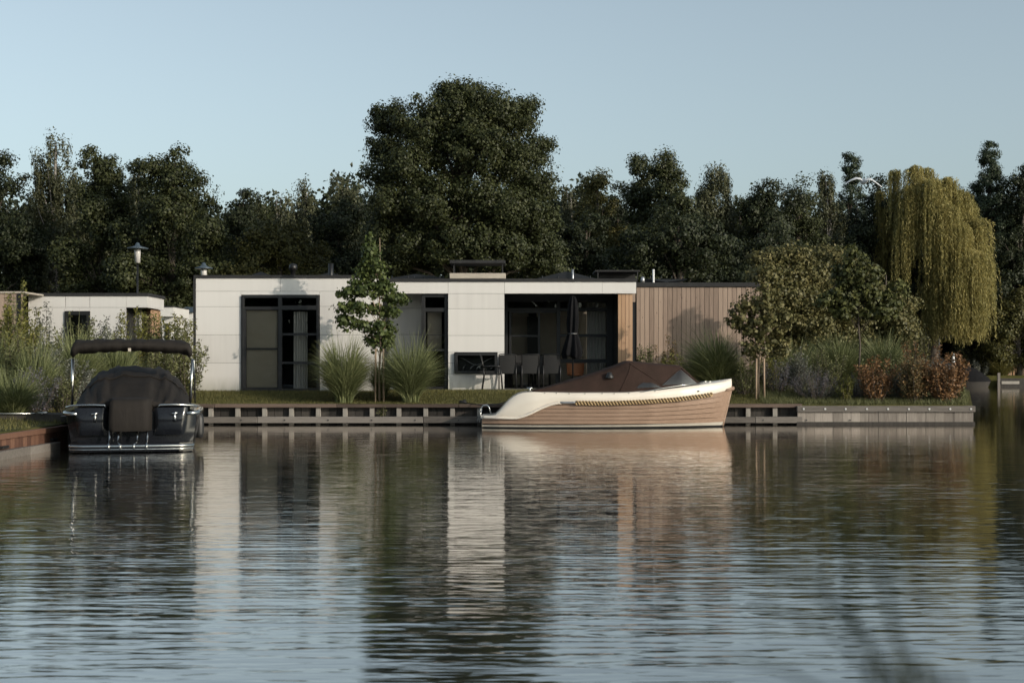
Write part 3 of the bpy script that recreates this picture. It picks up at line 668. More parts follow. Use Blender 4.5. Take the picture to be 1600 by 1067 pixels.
# ------------------------------------------------------------------ classic wooden tender (bow to the right)
def interp(x, pts):
    if x<=pts[0][0]: return pts[0][1]
    for (a,b),(c,d) in zip(pts,pts[1:]):
        if x<=c: return b+(d-b)*(x-a)/(c-a)
    return pts[-1][1]
def tender():
    BY=33.9; C=BY+1.05; org=(X_(950,BY),C,0)
    t=empty('tender_boat',org,'classic wooden tender with cream topsides, rope fender and brown canvas cover moored at the quay','boat')
    fx=lambda px:(px-800)/F*BY; fz=lambda py:CH-(py-HZ)/F*BY
    def curve(pts): return [(fx(a),fz(b)) for a,b in pts]
    TOP=curve([(753,650),(765,650),(772,649.4),(775,648),(783,639),(790.5,630.5),(800,621.5),(812,614.6),(822,613),(832,612.4),(895,614),(977,613.6),(1032,609.8),(1101,601.5),(1153,595.3)])
    BOT=curve([(753,652.5),(800,653.6),(810,653.3),(823,649.5),(836,643.5),(848,637.5),(862,632),(874,629.4),(900,629),(950,629.2),(1005,627.8),(1060,624),(1100,619.5),(1125,615.5),(1154,608.5)])
    x0,x1=fx(753),fx(1153.5)
    STEM=curve([(1138.5,668),(1139.5,662),(1147,632),(1153.5,606)])     # stem x by z
    def half(x):   # half beam at the gunwale
        return interp(x,[(x0,.70),(x0+.4,.86),(.5,1.0),(1.6,1.05),(2.6,1.03),(3.4,.93),(4.1,.75),(4.6,.56),(5.0,.35),(5.2,.22),(x1,.035)])
    def fine(x,z):  # share of the gunwale beam kept at height z
        k=interp(x,[(x0,.05),(2.0,.05),(3.5,.13),(4.6,.30),(x1,.55)]); h=max(interp(x,TOP),.2)
        u=min(max(z/ .62,-.5),1.0); low=0.10*max(0,.12-z)*4
        return 1-k*(1-u)**1.3-low*.4
    def stemx(z):
        zs=[(b,a) for a,b in STEM]; return interp(z,zs)
    def hullp(u,z,side,off=0.0):
        """u along 0..1 ; stretched so that u=1 lies on the stem"""
        x=x0+(x1-x0)*u; xe=stemx(z); xx=x0+(xe-x0)*u
        h=half(x)*fine(x,z)
        if u>=.9999: h=.03
        return (xx, C+side*(h+off), z)
    NU=70; us=[1-(1-k/NU)**1.25 for k in range(NU+1)]
    # --- wood shell with lapped strakes
    m=MB(org); npk=6
    for side in (-1,1):
        rows=[]
        def zline(u,f):    # f 0..1 from boot stripe to virtual sheer
            x=x0+(x1-x0)*u
            base=.105+.06*max(0,(u-.8)/.2)**2*0
            topv=interp(x,[(x0,.60),(.5,.66),(2.0,.655),(3.2,.66),(4.2,.74),(5.0,.85),(x1,.93)])
            z=base+(topv-base)*f**(1.0+.25*u*0)
            return min(z, interp(x,BOT)+.02)
        for k in range(npk):
            g_=.022 if k<npk-1 else 0
            for (f,off) in ((k/npk,-.03),(k/npk,.012),((k+1)/npk-g_,.004),((k+1)/npk-g_,-.03)):
                rows.append([hullp(u,zline(u,f)+(0 if off else .0),side,off*(1-max(0,u-.93)/.07)) for u in us])
        m.grid(rows if side>0 else [r[::-1] for r in rows],False)
    m.build('wooden_hull',M['hullwood'],t)
    # --- underwater and stripe
    m=MB(org)
    for side in (-1,1): m.grid([[hullp(u,-.25,side,-.12) for u in us],[hullp(u,.045-.012*(1-u),side,.002) for u in us]],True)
    m.build('bottom',M['antifoul'],t)
    m=MB(org)
    for side in (-1,1): m.grid([[hullp(u,.04-.012*(1-u),side,.004) for u in us],[hullp(u,.072+.045*u**3,side,.02) for u in us],[hullp(u,.076+.045*u**3,side,.0) for u in us]],False)
    m.build('boot_stripe',M['cream_white'],t)
    # --- cream topsides
    m=MB(org)
    for side in (-1,1):
        rows=[]
        for f,off in ((0,.022),(.04,.034),(.5,.030),(.93,.012),(1.0,-.02)):
            r=[]
            for u in us:
                x=x0+(x1-x0)*u; zb=interp(x,BOT); zt=max(interp(x,TOP),zb+.01)
                r.append(hullp(u,zb+(zt-zb)*f,side,off*(1-max(0,u-.95)/.05*.6)))
            rows.append(r)
        m.grid(rows,True)
    # deck and stern slope
    rows=[]
    for f in (-1,-.9,-.5,0,.5,.9,1):
        r=[]
        for u in us:
            x=x0+(x1-x0)*u; zt=max(interp(x,TOP),interp(x,BOT)+.01); p=hullp(u,zt,1,-.02); h=p[1]-C
            r.append((p[0],C+h*f,zt+.05*(1-f*f)*(1 if u>.25 else .3)))
        rows.append(r)
    m.grid(rows,True)
    m.grid([[ (x0,C-half(x0)*.98,z) ,(x0-.03,C,z),(x0,C+half(x0)*.98,z)] for z in (-.2,.05,.29)],True)
    m.build('topsides',M['cream'],t)
    # moulding below the stern sweep
    m=MB(org)
    for side in (-1,1):
        pts=[]
        for px in np.linspace(754,879,40):
            x=fx(px); u=(x-x0)/(x1-x0); z=interp(x,BOT); p=hullp(u,z,side,.035); pts.append(p)
        m.tube(pts,.032,8)
    m.tube([hullp(0,interp(x0,BOT),-1,.03),(x0-.05,C,interp(x0,BOT)),hullp(0,interp(x0,BOT),1,.03)],.034,8)
    m.build('rubbing_strake',M['cream'],t)
    m=MB(org)
    pts=[hullp((fx(px)-x0)/(x1-x0),fz(628.9),-1,.045) for px in np.linspace(877,903,6)]; m.tube(pts,.026,8); m.build('fender_sleeve',M['galv'],t)
    # rope fender : three strands twisted
    m=MB(org); n=420
    ctr=[]
    for px in np.linspace(901,1121,n):
        x=fx(px); u=(x-x0)/(x1-x0); z=interp(x,curve([(895,629.3),(950,630),(1005,628),(1060,624.5),(1100,620),(1123,616.5)])); ctr.append(Vector(hullp(u,z,-1,.055)))
    for sft in range(2):
        pts=[]
        for k,c in enumerate(ctr):
            an=2*math.pi*(k/n*22+sft/2); pts.append(c+Vector((0,math.cos(an)*.036,math.sin(an)*.036)))
        m.tube(pts,.021,6)
    rf=m.build('rope_fender',M['rope_m'],t); m=MB(org); m.tube(ctr[::6],.028,6); m.build('rope_gap_shade',M['antifoul'],rf)  # dark inner tube paints the shade in the gaps between strands
    # stem head knob
    m=MB(org); zz=fz(608.5)
    m.tube([hullp(.975,zz-.03,-1,.03),(fx(1151),C-.06,zz),(fx(1155),C,zz+.01),(fx(1151),C+.06,zz),hullp(.975,zz-.03,1,.03)],[.02,.045,.06,.045,.02],8)
    m.tube([(fx(1153.5),C,fz(606)),(fx(1147.5),C,fz(632)),(fx(1141),C,fz(659)),(fx(1139),C,fz(668))],.035,8)
    m.build('stem',M['hullwood'],t)
    # --- canvas cover
    CB=curve([(832,612.6),(895,614.3),(977,613.4),(1032,610),(1101,601.8)])
    CT=curve([(829,613),(834,611),(860,605),(900,594.5),(940,582.5),(965,573.5),(980,567.3),(987,566.6),(1000,568),(1030,571),(1060,573.2),(1069.6,574.2),(1076,579.5),(1088,590),(1097,597.5),(1102,601.5)])
    def cover_y(x,f):
        hb=min(half(x)-.14,.86); zt=interp(x,CT); zb=interp(x,CB); k=min(1,(zt-zb)/.5)
        return hb*(1-.36*f**1.5*k)
    def cp(x,f,side,off=0):
        zb=interp(x,CB); zt=interp(x,CT)
        if f<=1:
            sag=-.015*math.sin(math.pi*f)
            return (x,C+side*(cover_y(x,f)+off+sag),zb+(zt-zb)*f)
    xs=np.linspace(fx(829.5),fx(1101.5),64); rows=[]
    for x in xs:
        r=[cp(x,f,-1) for f in np.linspace(0,1,9)]; ty=cover_y(x,1); zt=interp(x,CT); k=min(1,(zt-interp(x,CB))/.3)
        r+= [(x,C-ty*.75,zt+.03*k),(x,C-ty*.35,zt+.05*k),(x,C,zt+.055*k),(x,C+ty*.35,zt+.05*k),(x,C+ty*.75,zt+.03*k)]
        r+= [cp(x,f,1) for f in np.linspace(1,0,9)]; rows.append(r)
    m=MB(org); m.grid(rows,True); cv=m.build('canvas_cover',M['canvas_brown'],t)
    def seam(pts,side):
        return [Vector((fx(a),C+side*(interp_y(a,b)+.004),fz(b))) for a,b in pts]
    def interp_y(px,py):
        x=fx(px); z=fz(py); zb=interp(x,CB); zt=interp(x,CT); f=min(max((z-zb)/max(zt-zb,.01),0),1); return cover_y(x,f)-.015*math.sin(math.pi*f)
    for side in (-1,1):
        m=MB(org)
        m.tube(seam([(988.5,569),(984,583),(977,598),(969,612)],side),.012,6)
        m.tube(seam([(986,568),(1000,577),(1020,590),(1038,602.5)],side),.009,6)
        m.tube(seam([(1037,602),(1052,588.5),(1068.5,575.5)],side),.009,6)
        m.tube(seam([(1069,575.5),(1083,587.5),(1099,600.5)],side),.012,6)
        m.build('seam',M['canvas_brown'],cv)
    m=MB(org)   # black vent scoop on the cover
    a,b_=954,588; c=Vector((fx(a),C-interp_y(a,b_)-.03,fz(b_)))
    m.lathe([(.001,.10),(.05,.09),(.075,.03),(.10,-.02),(.10,-.05),(.001,-.05)],c,12); m.build('vent_scoop',M['rubber'],cv)
    def winpoly(pts,name,mt):
        for side in (-1,1):
            m=MB(org)
            # fan grid for curvature
            (a,b),(c,d),(e,f),(g,h)=pts; rows=[]
            for i in range(9):
                s_=i/8; r=[]
                for j in range(7):
                    q=j/6; x=(a*(1-s_)+c*s_)*(1-q)+(g*(1-s_)+e*s_)*q; y=(b*(1-s_)+d*s_)*(1-q)+(h*(1-s_)+f*s_)*q
                    r.append((fx(x),C+side*(interp_y(x,y)+.012),fz(y)))
                rows.append(r)
            m.grid(rows,True); m.build(name,M[mt],cv)
    winpoly([(995,606.5),(1036,605.3),(1020,598),(1005,598.2)],'side_window','clear')
    winpoly([(1036.5,602.3),(1095,599.8),(1069.2,578),(1065,579)],'side_window','clear')
    # front screen edge rail and deck hardware
    m=MB(org)
    m.tube([(fx(1004),C-half(2.9)+.02,fz(612.5)),(fx(1030),C-half(3.3)+.05,fz(607.5)),(fx(1065),C-half(3.9)+.08,fz(602.5)),(fx(1100),C-half(4.5)+.06,fz(599))],.011,6); m.build('grab_rail',M['steel'],t)
    for k,px in enumerate((1106,1113)):
        m=MB(org); x=fx(px); m.tube([(x-.08,C-.25,fz(597.5)),(x+.10,C-.25,fz(596.5))],.012,6); m.tube([(x,C-.25,fz(602)),(x,C-.25,fz(597))],.012,6); m.build('cleat',M['steel'],t)
    m=MB(org); x=fx(1096.5); p=hullp((x-x0)/(x1-x0),fz(611),-1,.04); m.lathe([(.001,.02),(.03,.015),(.035,-.02),(.001,-.03)],p,10); m.build('navigation_light',M['steel'],t)
    pieces('fastener','steel',t,org,None,[([Vector(hullp((fx(px)-x0)/(x1-x0),interp(fx(px),TOP)-.012,-1,.012)),Vector(hullp((fx(px)-x0)/(x1-x0),interp(fx(px),TOP)-.012,-1,.028))],.011,6) for px in (852,870,890,915,942,961,984,1003,1025)])
    m=MB(org); p=(fx(828),C-.8,fz(611)); m.tube([p,(p[0],p[1],p[2]+.07)],.03,8); m.tube([(p[0]-.07,p[1],p[2]+.07),(p[0]+.07,p[1],p[2]+.07)],.016,8); m.build('mooring_bitt',M['steel'],t)
    m=MB(org); m.lathe([(.001,.012),(.012,.01),(.018,0)],(0,0,0),8)
    # swim ladder
    m=MB(org)
    for dy in (-.62,-.34):
        yy=C+dy
        m.tube([(fx(745),yy,fz(660)),(fx(750),yy,fz(640)),(fx(754),yy,fz(634.5)),(fx(760),yy,fz(633.5)),(fx(763.5),yy,fz(637)),(fx(767),yy,fz(649))],.014,8)
        m.tube([(fx(748),yy,fz(661)),(fx(752),yy,fz(640))],.012,8)
    for q in (644,650,656): m.tube([(fx(748)-.02,C-.62,fz(q)),(fx(748)-.02,C-.34,fz(q))],.015,6)
    m.build('swim_ladder',M['steel'],t)
tender()
# ------------------------------------------------------------------ black sloop, stern towards the camera
def sloop():
    Y0=24.95; CX=X_(207,Y0); org=(CX,Y0,0)
    t=empty('motor_boat',org,'glossy black motor boat with charcoal canvas cover and folded sunshade, seen from the stern','boat')
    zf=lambda py,Y=Y0: Z_(py,Y); xf=lambda px,Y=Y0: CX+(px-207)/F*Y
    t.rotation_euler=(0,0,R(13.5))
    def hb(v): return interp(v,[(0,1.10),(.6,1.17),(2,1.22),(3.5,1.15),(4.6,.92),(5.4,.62),(6.1,.22),(6.4,.03)])
    def row(z,k,flare):
        return [(k_*1.0,) for k_ in ()]
    vs=np.linspace(0,6.4,34)
    def hp(v,side,z,off=0):
        u=(z+.2)/.95; nar=1-.13*(1-min(u,1))**1.6-.28*(v/6.4)**2*(1-min(u,1)); sh=.10*(v/6.4)**2
        return (CX+side*(hb(v)*nar+off), Y0+v-(.18*(1-u) if v>5 else 0)*v/6.4, z+sh*max(0,u))
    m=MB(org)
    for side in (-1,1):
        m.grid([[hp(v,side,z) for v in vs] for z in (-.2,.05,.2,.35,.5,.62,.70)],True)
    # transom, slightly rounded
    for z0,z1 in ((-.2,.05),(.05,.3),(.3,.5),(.5,.70)):
        r=[]
        for z in (z0,z1):
            r.append([(hp(0,1,z)[0]*f_+CX*(1-f_) if f_>=0 else CX+(hp(0,1,z)[0]-CX)*f_, Y0-.10*(1-f_*f_)-.0, z) for f_ in np.linspace(-1,1,13)])
        m.grid(r,True)
    m.build('hull',M['navy'],t,weld=True)
    m=MB(org)    # deck rim
    rows=[]
    for f_ in np.linspace(-1,1,9): rows.append([(CX+(hp(v,1,.70)[0]-CX)*f_,hp(v,1,.70)[1]-(.10*(1-f_*f_) if v==0 else 0),hp(v,1,.70)[2]+.07*(1-f_**2)+(.04 if abs(f_)<1 else 0)) for v in vs])
    m.grid(rows,True); m.build('deck',M['navy'],t)
    # rounded transom bolsters left and right of the engine cover
    for (a,c) in ((121,170),(240,291)):
        m=MB(org); rows=[]
        X0,X1=xf(a),xf(c)
        for k in range(9):
            q=k/8; z=.29+(.765-.29)*q; d=.09*math.sin(math.pi*(q*.8+.1)); tap=.07*(1-q)**2
            rows.append([(X0+(X1-X0)*f_+ (tap if (a<150 and f_<.5) else 0)*(1-f_*2 if f_<.5 else 0)-(tap if (a>150 and f_>.5) else 0)*(f_*2-1 if f_>.5 else 0), Y0-.12-d*math.sin(math.pi*min(max(f_,.0),1))**.2, z) for f_ in np.linspace(0,1,13)])
        m.grid(rows,True); m.build('transom_panel',M['navy'],t)
    m=MB(org)   # swim platform with steel edge
    pf=[(CX-1.04,Y0-.02),(CX-1.03,Y0-.38),(CX-.8,Y0-.47),(CX,Y0-.50),(CX+.8,Y0-.47),(CX+1.03,Y0-.38),(CX+1.04,Y0-.02)]
    m.poly([(x,y,.165) for x,y in pf]); m.poly([(x,y,.02) for x,y in pf][::-1]); m.grid([[(x,y,.02) for x,y in pf],[(x,y,.165) for x,y in pf]],False); m.build('swim_platform',M['navy'],t)
    m=MB(org); m.tube([(x,y-.008,.115) for x,y in pf],.026,8); m.tube([(x,y-.006,.06) for x,y in pf],.014,6); m.build('platform_trim',M['steel'],t)
    # rub rail
    for side in (-1,1):
        m=MB(org); m.tube([hp(v,side,.665,.02) for v in vs],.035,8); m.build('rub_rail',M['navy'],t)
        m=MB(org); m.tube([(CX+side*.92,Y0-.13,.66),(CX+side*1.05,Y0-.09,.665),hp(0,side,.675,.03),hp(.25,side,.675,.035)],[.03,.034,.04,.035],8); m.build('rail_corner',M['steel'],t)
        m=MB(org); m.tube([(CX+side*1.16,Y0+.9,.76),(CX+side*1.12,Y0+.1,.77),(CX+side*1.03,Y0-.05,.80),(CX+side*.7,Y0-.12,.815),(CX+side*.47,Y0-.12,.81),(CX+side*.42,Y0-.12,.76)],.018,8); m.build('stern_rail',M['steel'],t)
        m=MB(org); x=CX+side*(.62 if side<0 else .72); m.tube([(x,Y0-.20,.52),(x,Y0-.21,.67)],[.03,.022],8); m.tube([(x-.06,Y0-.22,.655),(x+.05,Y0-.22,.675)],.018,8); m.build('cleat',M['steel'],t)
    # outboard engine well cover
    m=MB(org); X0,X1=xf(174),xf(229); rows=[]
    rg=np.random.default_rng(4)
    for z,d,g in ((.36,.33,.0),(.40,.35,.01),(.55,.36,.015),(.72,.36,.01),(.86,.34,.0),(.91,.26,-.02),(.93,.08,-.03),(.94,-.1,-.03)):
        r=[(X0-g,Y0+.05,z),(X0-g,Y0-d*.5,z)]
        for f_ in np.linspace(0,1,9): r.append((X0-g+(X1-X0+2*g)*f_,Y0-d-.02*math.sin(math.pi*f_)+rg.uniform(-.006,.006),z+rg.uniform(-.004,.004)))
        r+=[(X1+g+.05,Y0-d*.5,z),(X1+g+.12,Y0+.05,z)]; rows.append(r)
    m.grid(rows,True); m.poly([r_ for r_ in rows[0]]); m.build('engine_cover',M['canvas_black'],t)
    # ladder / engine brackets under it
    for px,dx in ((173,0),(186,.015),(214,-.015),(229,0)):
        m=MB(org); X=xf(px); m.tube([(X,Y0-.26,.37),(X+.01,Y0-.30,.26),(X,Y0-.36,.17),(X+dx*3,Y0-.54,.13),(X+dx*3,Y0-.54,.07)],.020,8); m.build('steel_bracket',M['steel'],t)
    # small pale emblem : a chevron over a line
    m=MB(org); ex=xf(254.5); yy=Y0-.295; ez=.305
    m.tube([(ex-.055,Y0-.135,ez),(ex+.055,Y0-.135,ez)],.006,5); m.tube([(ex-.03,Y0-.135,ez+.05),(ex,Y0-.135,ez+.022),(ex+.03,Y0-.135,ez+.05)],.009,5); m.build('emblem',M['white'],t)
    # cover
    def prof(v):   # base half width, base z, top half width, top z
        return (interp(v,[(-.05,.92),(.5,1.0),(2,1.04),(3.6,.95),(4.4,.7)]), .80,
                interp(v,[(-.05,.55),(.8,.60),(2.2,.62),(3.2,.55),(4.4,.2)]),
                interp(v,[(-.05,.87),(.15,.93),(.8,1.17),(1.5,1.38),(2.1,1.47),(2.8,1.48),(3.3,1.30),(4.0,1.0),(4.4,.90)]))
    rows=[]
    for v in np.linspace(-.05,4.4,48):
        b0,z0,b1,z1=prof(v); r=[]
        for q in np.linspace(-1,1,41):
            a=abs(q); s_=1 if q>0 else -1
            # superellipse like section
            an=(1-a)*math.pi/2; cx=math.cos(an)**.55; sz=math.sin(an)**.62
            hw=b1+(b0-b1)*(1-sz)**.7 if True else 0
            x=s_*min(cx*b0,hw*1.0+.0) ; fold=.022*math.sin(q*15+v*1.3)+.016*math.sin(q*29-v*2.1)+.012*math.sin(q*47+v*3.3)
            r.append((CX+s_*cx*(b0*(1-sz)+b1*1.25*sz) if a>0 else CX, Y0+v, z0+(z1-z0)*sz+fold*(sz)))
        rows.append(r)
    m=MB(org); m.grid(rows,True); m.grid([rows[0],[(p[0],p[1]-.02,.78) for p in rows[0]]],True); cv=m.build('canvas_cover',M['canvas_black'],t)
    m=MB(org)
    m.tube([Vector(p)+Vector((0,0,.012)) for p in rows[int(48*.28)][2:-2]],.012,6); m.build('seam',M['canvas_black'],cv)
    # folded sunshade
    ys=25.75; m=MB(org); rows=[]; rg=np.random.default_rng(9)
    pth=[]
    for q in np.linspace(-1,1,45):
        x=xf(204.5,ys)+q*1.065; z=1.815+.05*(1-q*q)-.9*max(0,abs(q)-.9)
        rz=.125-.02*(1-abs(q))**2; pth.append((x,z,rz))
    for k,(x,z,rz) in enumerate(pth):
        q=abs(k/22-1); e=1 if q<.96 else max(.15,1-(q-.96)*18)
        rows.append([(x,ys+.30*e*math.cos(a),z+rz*e*math.sin(a)*(1+.10*math.sin(k*.9+3*a))+.008*math.sin(k*1.7+a*2)) for a in np.linspace(0,2*math.pi,14,endpoint=False)])
    m.grid(rows,True,True); m.poly(rows[0]); m.poly(rows[-1]); bm_=m.build('folded_sunshade',M['canvas_black'],t)
    m=MB(org); x=xf(201.5,ys-.3); m.box(x-.025,x+.025,ys-.325,ys-.305,zf(549,ys-.3),zf(544,ys-.3)); m.build('label_patch',M['beige'],bm_)
    m=MB(org); m.tube([(xf(116,ys),ys,1.62),(xf(115,ys),ys,.78)],.025,8); m.build('shade_pole',M['steel'],t)
    m=MB(org); m.tube([(xf(297,ys),ys,1.62),(xf(292.8,ys),ys,.80)],.025,8); m.build('shade_pole',M['steel'],t)
    m=MB(org); m.tube([(xf(299,ys),ys,1.6),(xf(302,ys),ys+.9,.80)],.012,8); m.build('shade_pole',M['steel'],t)
    # hanging fender on the quay side
    tag(t)
sloop()
def fender():
    Y=26.2; X=X_(311.5,Y); t=empty('boat_fender',(X,Y,.2),'black sausage fender hanging along the right side of the black boat','fender')
    m=MB((X,Y,.2)); m.lathe([(.001,.16),(.06,.18),(.085,.26),(.085,.52),(.06,.60),(.02,.64),(.001,.66)],(X,Y,0),14); m.build('body',M['rubber'],t)
    m=MB((X,Y,.2)); m.tube([(X,Y,.65),(X-.05,Y,.76)],.01,6); m.build('line',M['rope_m'],t)
fender()
# ------------------------------------------------------------------ vegetation
def trunk_mb(org, base, top, r0, limbs, rng, mt, t, n=8):
    m=MB(org); base=Vector(base); top=Vector(top); k=7
    pts=[base.lerp(top,i/(k-1))+Vector((rng.normal()*.06*(i>0),rng.normal()*.06*(i>0),0))*(top-base).length*.12 for i in range(k)]
    m.tube(pts,[r0*(1-.78*i/(k-1)) for i in range(k)],n)
    for (q,r_) in limbs:
        q=Vector(q); f=max(.15,min(.92,(q.z-base.z)/(top.z-base.z+1e-6)*.72)); i=f*(k-1); a=pts[int(i)].lerp(pts[min(int(i)+1,k-1)],i-int(i))
        mid=a.lerp(q,.5)+Vector((0,0,(q-a).length*.08)); rr=max(r0*.42*(1-f*.6),.02 if r0>.05 else .009)
        m.tube([a,a.lerp(mid,.5),mid,mid.lerp(q,.6),q],[rr,rr*.8,rr*.6,rr*.4,rr*.15],6)
    return m.build('trunk',mt,t)
def crown_from_lobes(name, org, lobes, nclump, nleaf, leaf, rng, mt, t, cr=.38, droop=0.0, sprig=.25, up=.35, wpow=1.0, aspect=.72):
    """lobes: (x,y,z,rx,rz).  leaf clumps sit on and just under the lobes' surfaces"""
    lob=np.array(lobes,float); w_=(lob[:,3]*(lob[:,3]+lob[:,4]))**wpow; w_=w_/w_.sum()
    C_=[]; Nn=[]; tries=0; need=nclump
    while need>0 and tries<12:
        k=rng.choice(len(lob),size=need*2,p=w_); d=unit(rng.normal(size=(need*2,3)))
        rad=rng.choice([1.0,.82,.6],size=need*2,p=[.62,.26,.12])*(1+rng.normal(size=need*2)*.07)
        sp=rng.random(need*2)<sprig; rad=np.where(sp&(rad>.9),rad*(1+rng.random(need*2)*.22),rad)
        s_=np.stack([lob[k,3],lob[k,3],lob[k,4]],1); p=lob[k,:3]+d*s_*rad[:,None]
        inside=np.zeros(len(p),bool)
        for j in range(len(lob)):
            q=(p-lob[j,:3])/np.array([lob[j,3],lob[j,3],lob[j,4]]); inside|=((q**2).sum(1)<.48)&(k!=j)
        ok=~inside
        C_.append(p[ok]); Nn.append(d[ok]); need-=ok.sum(); tries+=1
    C_=np.concatenate(C_)[:nclump]; Nn=np.concatenate(Nn)[:nclump]; n=len(C_)
    per=np.maximum(3,(nleaf/n*rng.uniform(.5,1.5,n))).astype(int); idx=np.repeat(np.arange(n),per); N=len(idx)
    crr=cr*rng.uniform(.6,1.45,n)
    off=unit(rng.normal(size=(N,3)))*(rng.random((N,1))**.45)*crr[idx][:,None]*np.array([1.15,1.15,.85])*rng.uniform(.75,1.1,(N,1))
    c=C_[idx]+off
    if droop: 
        dr=rng.random(N)*droop; c[:,2]-=dr; c[:,:2]=C_[idx][:,:2]+off[:,:2]*(.35+.5*(1-dr/droop))[:,None]
    nrm=unit(off)*.95+Nn[idx]*.45+rng.normal(size=(N,3))*.5+np.array([0,0,up])
    sz=leaf*rng.uniform(.6,1.35,N)
    td=None
    if droop: td=rng.normal(size=(N,3))*.5+np.array([0,0,-1.0])
    v,f=leaf_quads(c-np.array(org),nrm,sz,sz*aspect,rng,td)
    return np_mesh(name,v,f,mt,t)
def auto_lobes(cx,cy,z0,z1,hw,rng,n=14,conic=False,depth=.8):
    L_=[]; H=z1-z0
    if conic:
        for i in range(16):
            f=(i/15)**.8; r_=hw*(1.0-f)**.8+.3
            for k in range(4 if f<.8 else 2):
                a=k*1.571+i*.8+rng.uniform(-.3,.3); d=r_*.42*(f<.85); L_.append((cx+math.cos(a)*d,cy+math.sin(a)*d,z0+H*(.08+.90*f),max(r_*.6,.5),max(H*.05,.2)))
        return L_
    for i in range(n):
        f=((i+.5)/n)**.8; z=z0+H*(.06+.82*f)
        prof=1.0 if f<.45 else math.sqrt(max(.03,1-((f-.45)/.62)**2))
        r_=hw*rng.uniform(.22,.36); d=max(hw*prof-r_,0)*rng.uniform(.35,1.1); a=rng.uniform(0,2*math.pi)
        L_.append((cx+math.cos(a)*d,cy+math.sin(a)*d*depth,z,r_,min(r_*rng.uniform(.65,.95),H*.2)))
    L_.append((cx+rng.normal()*hw*.12,cy,z1-hw*.22,hw*.26,hw*.22)); L_.append((cx+rng.normal()*hw*.4,cy,z1-hw*.45,hw*.28,hw*.24))
    for k in range(int(n*.8)):
        sgn=1 if k%2 else -1; z=z0+H*rng.uniform(.08,.62); r_=hw*rng.uniform(.22,.34)
        L_.append((cx+sgn*(hw-r_)*rng.uniform(.8,1.05),cy+rng.uniform(-.6,.2)*hw,z,r_,r_*.8))
    return L_
def bg_tree(px,ptop,hwpx,Y,kind,label,seed,zb=1.6,leaves=26000,name=None,lobes=None,group='trees behind the houses',leafsize=.135):
    rng=np.random.default_rng(seed)
    if Y<95: Y*=1.45
    X=X_(px,Y); zt=Z_(ptop,Y); hw=hwpx*Y/F*(1.5 if kind not in('spruce','birch') and lobes is None else 1.25 if lobes is None else 1.0); g0=.5
    t=empty(name or {'birch':'birch_tree','spruce':'spruce_tree'}.get(kind,'broadleaf_tree'),(X,Y,g0),label,'tree',group)
    lb=lobes or auto_lobes(X,Y,zb,zt,hw,rng,24,kind=='spruce')
    org=(X,Y,g0)
    trunk_mb(org,(X,Y,g0-.1),(X,Y,zt-1.0),.10+hw*.06,[((l[0],l[1],l[2]),.1) for l in lb[::2]],rng,M['birchbark'] if kind=='birch' else M['bark'],t)
    ncl=int(leaves/150)
    kw=dict(cr=.60,sprig=.3)
    if kind=='birch': kw=dict(cr=.45,droop=1.7,sprig=.5,aspect=.5)
    if kind=='spruce': kw=dict(cr=.40,sprig=.35,aspect=.5,up=.1,wpow=.3)
    crown_from_lobes('crown',org,lb,ncl,leaves,leafsize*(1.15 if kind=='birch' else 1),rng,L[{'birch':'birch','spruce':'spruce'}.get(kind,kind)],t,**kw)
    return t
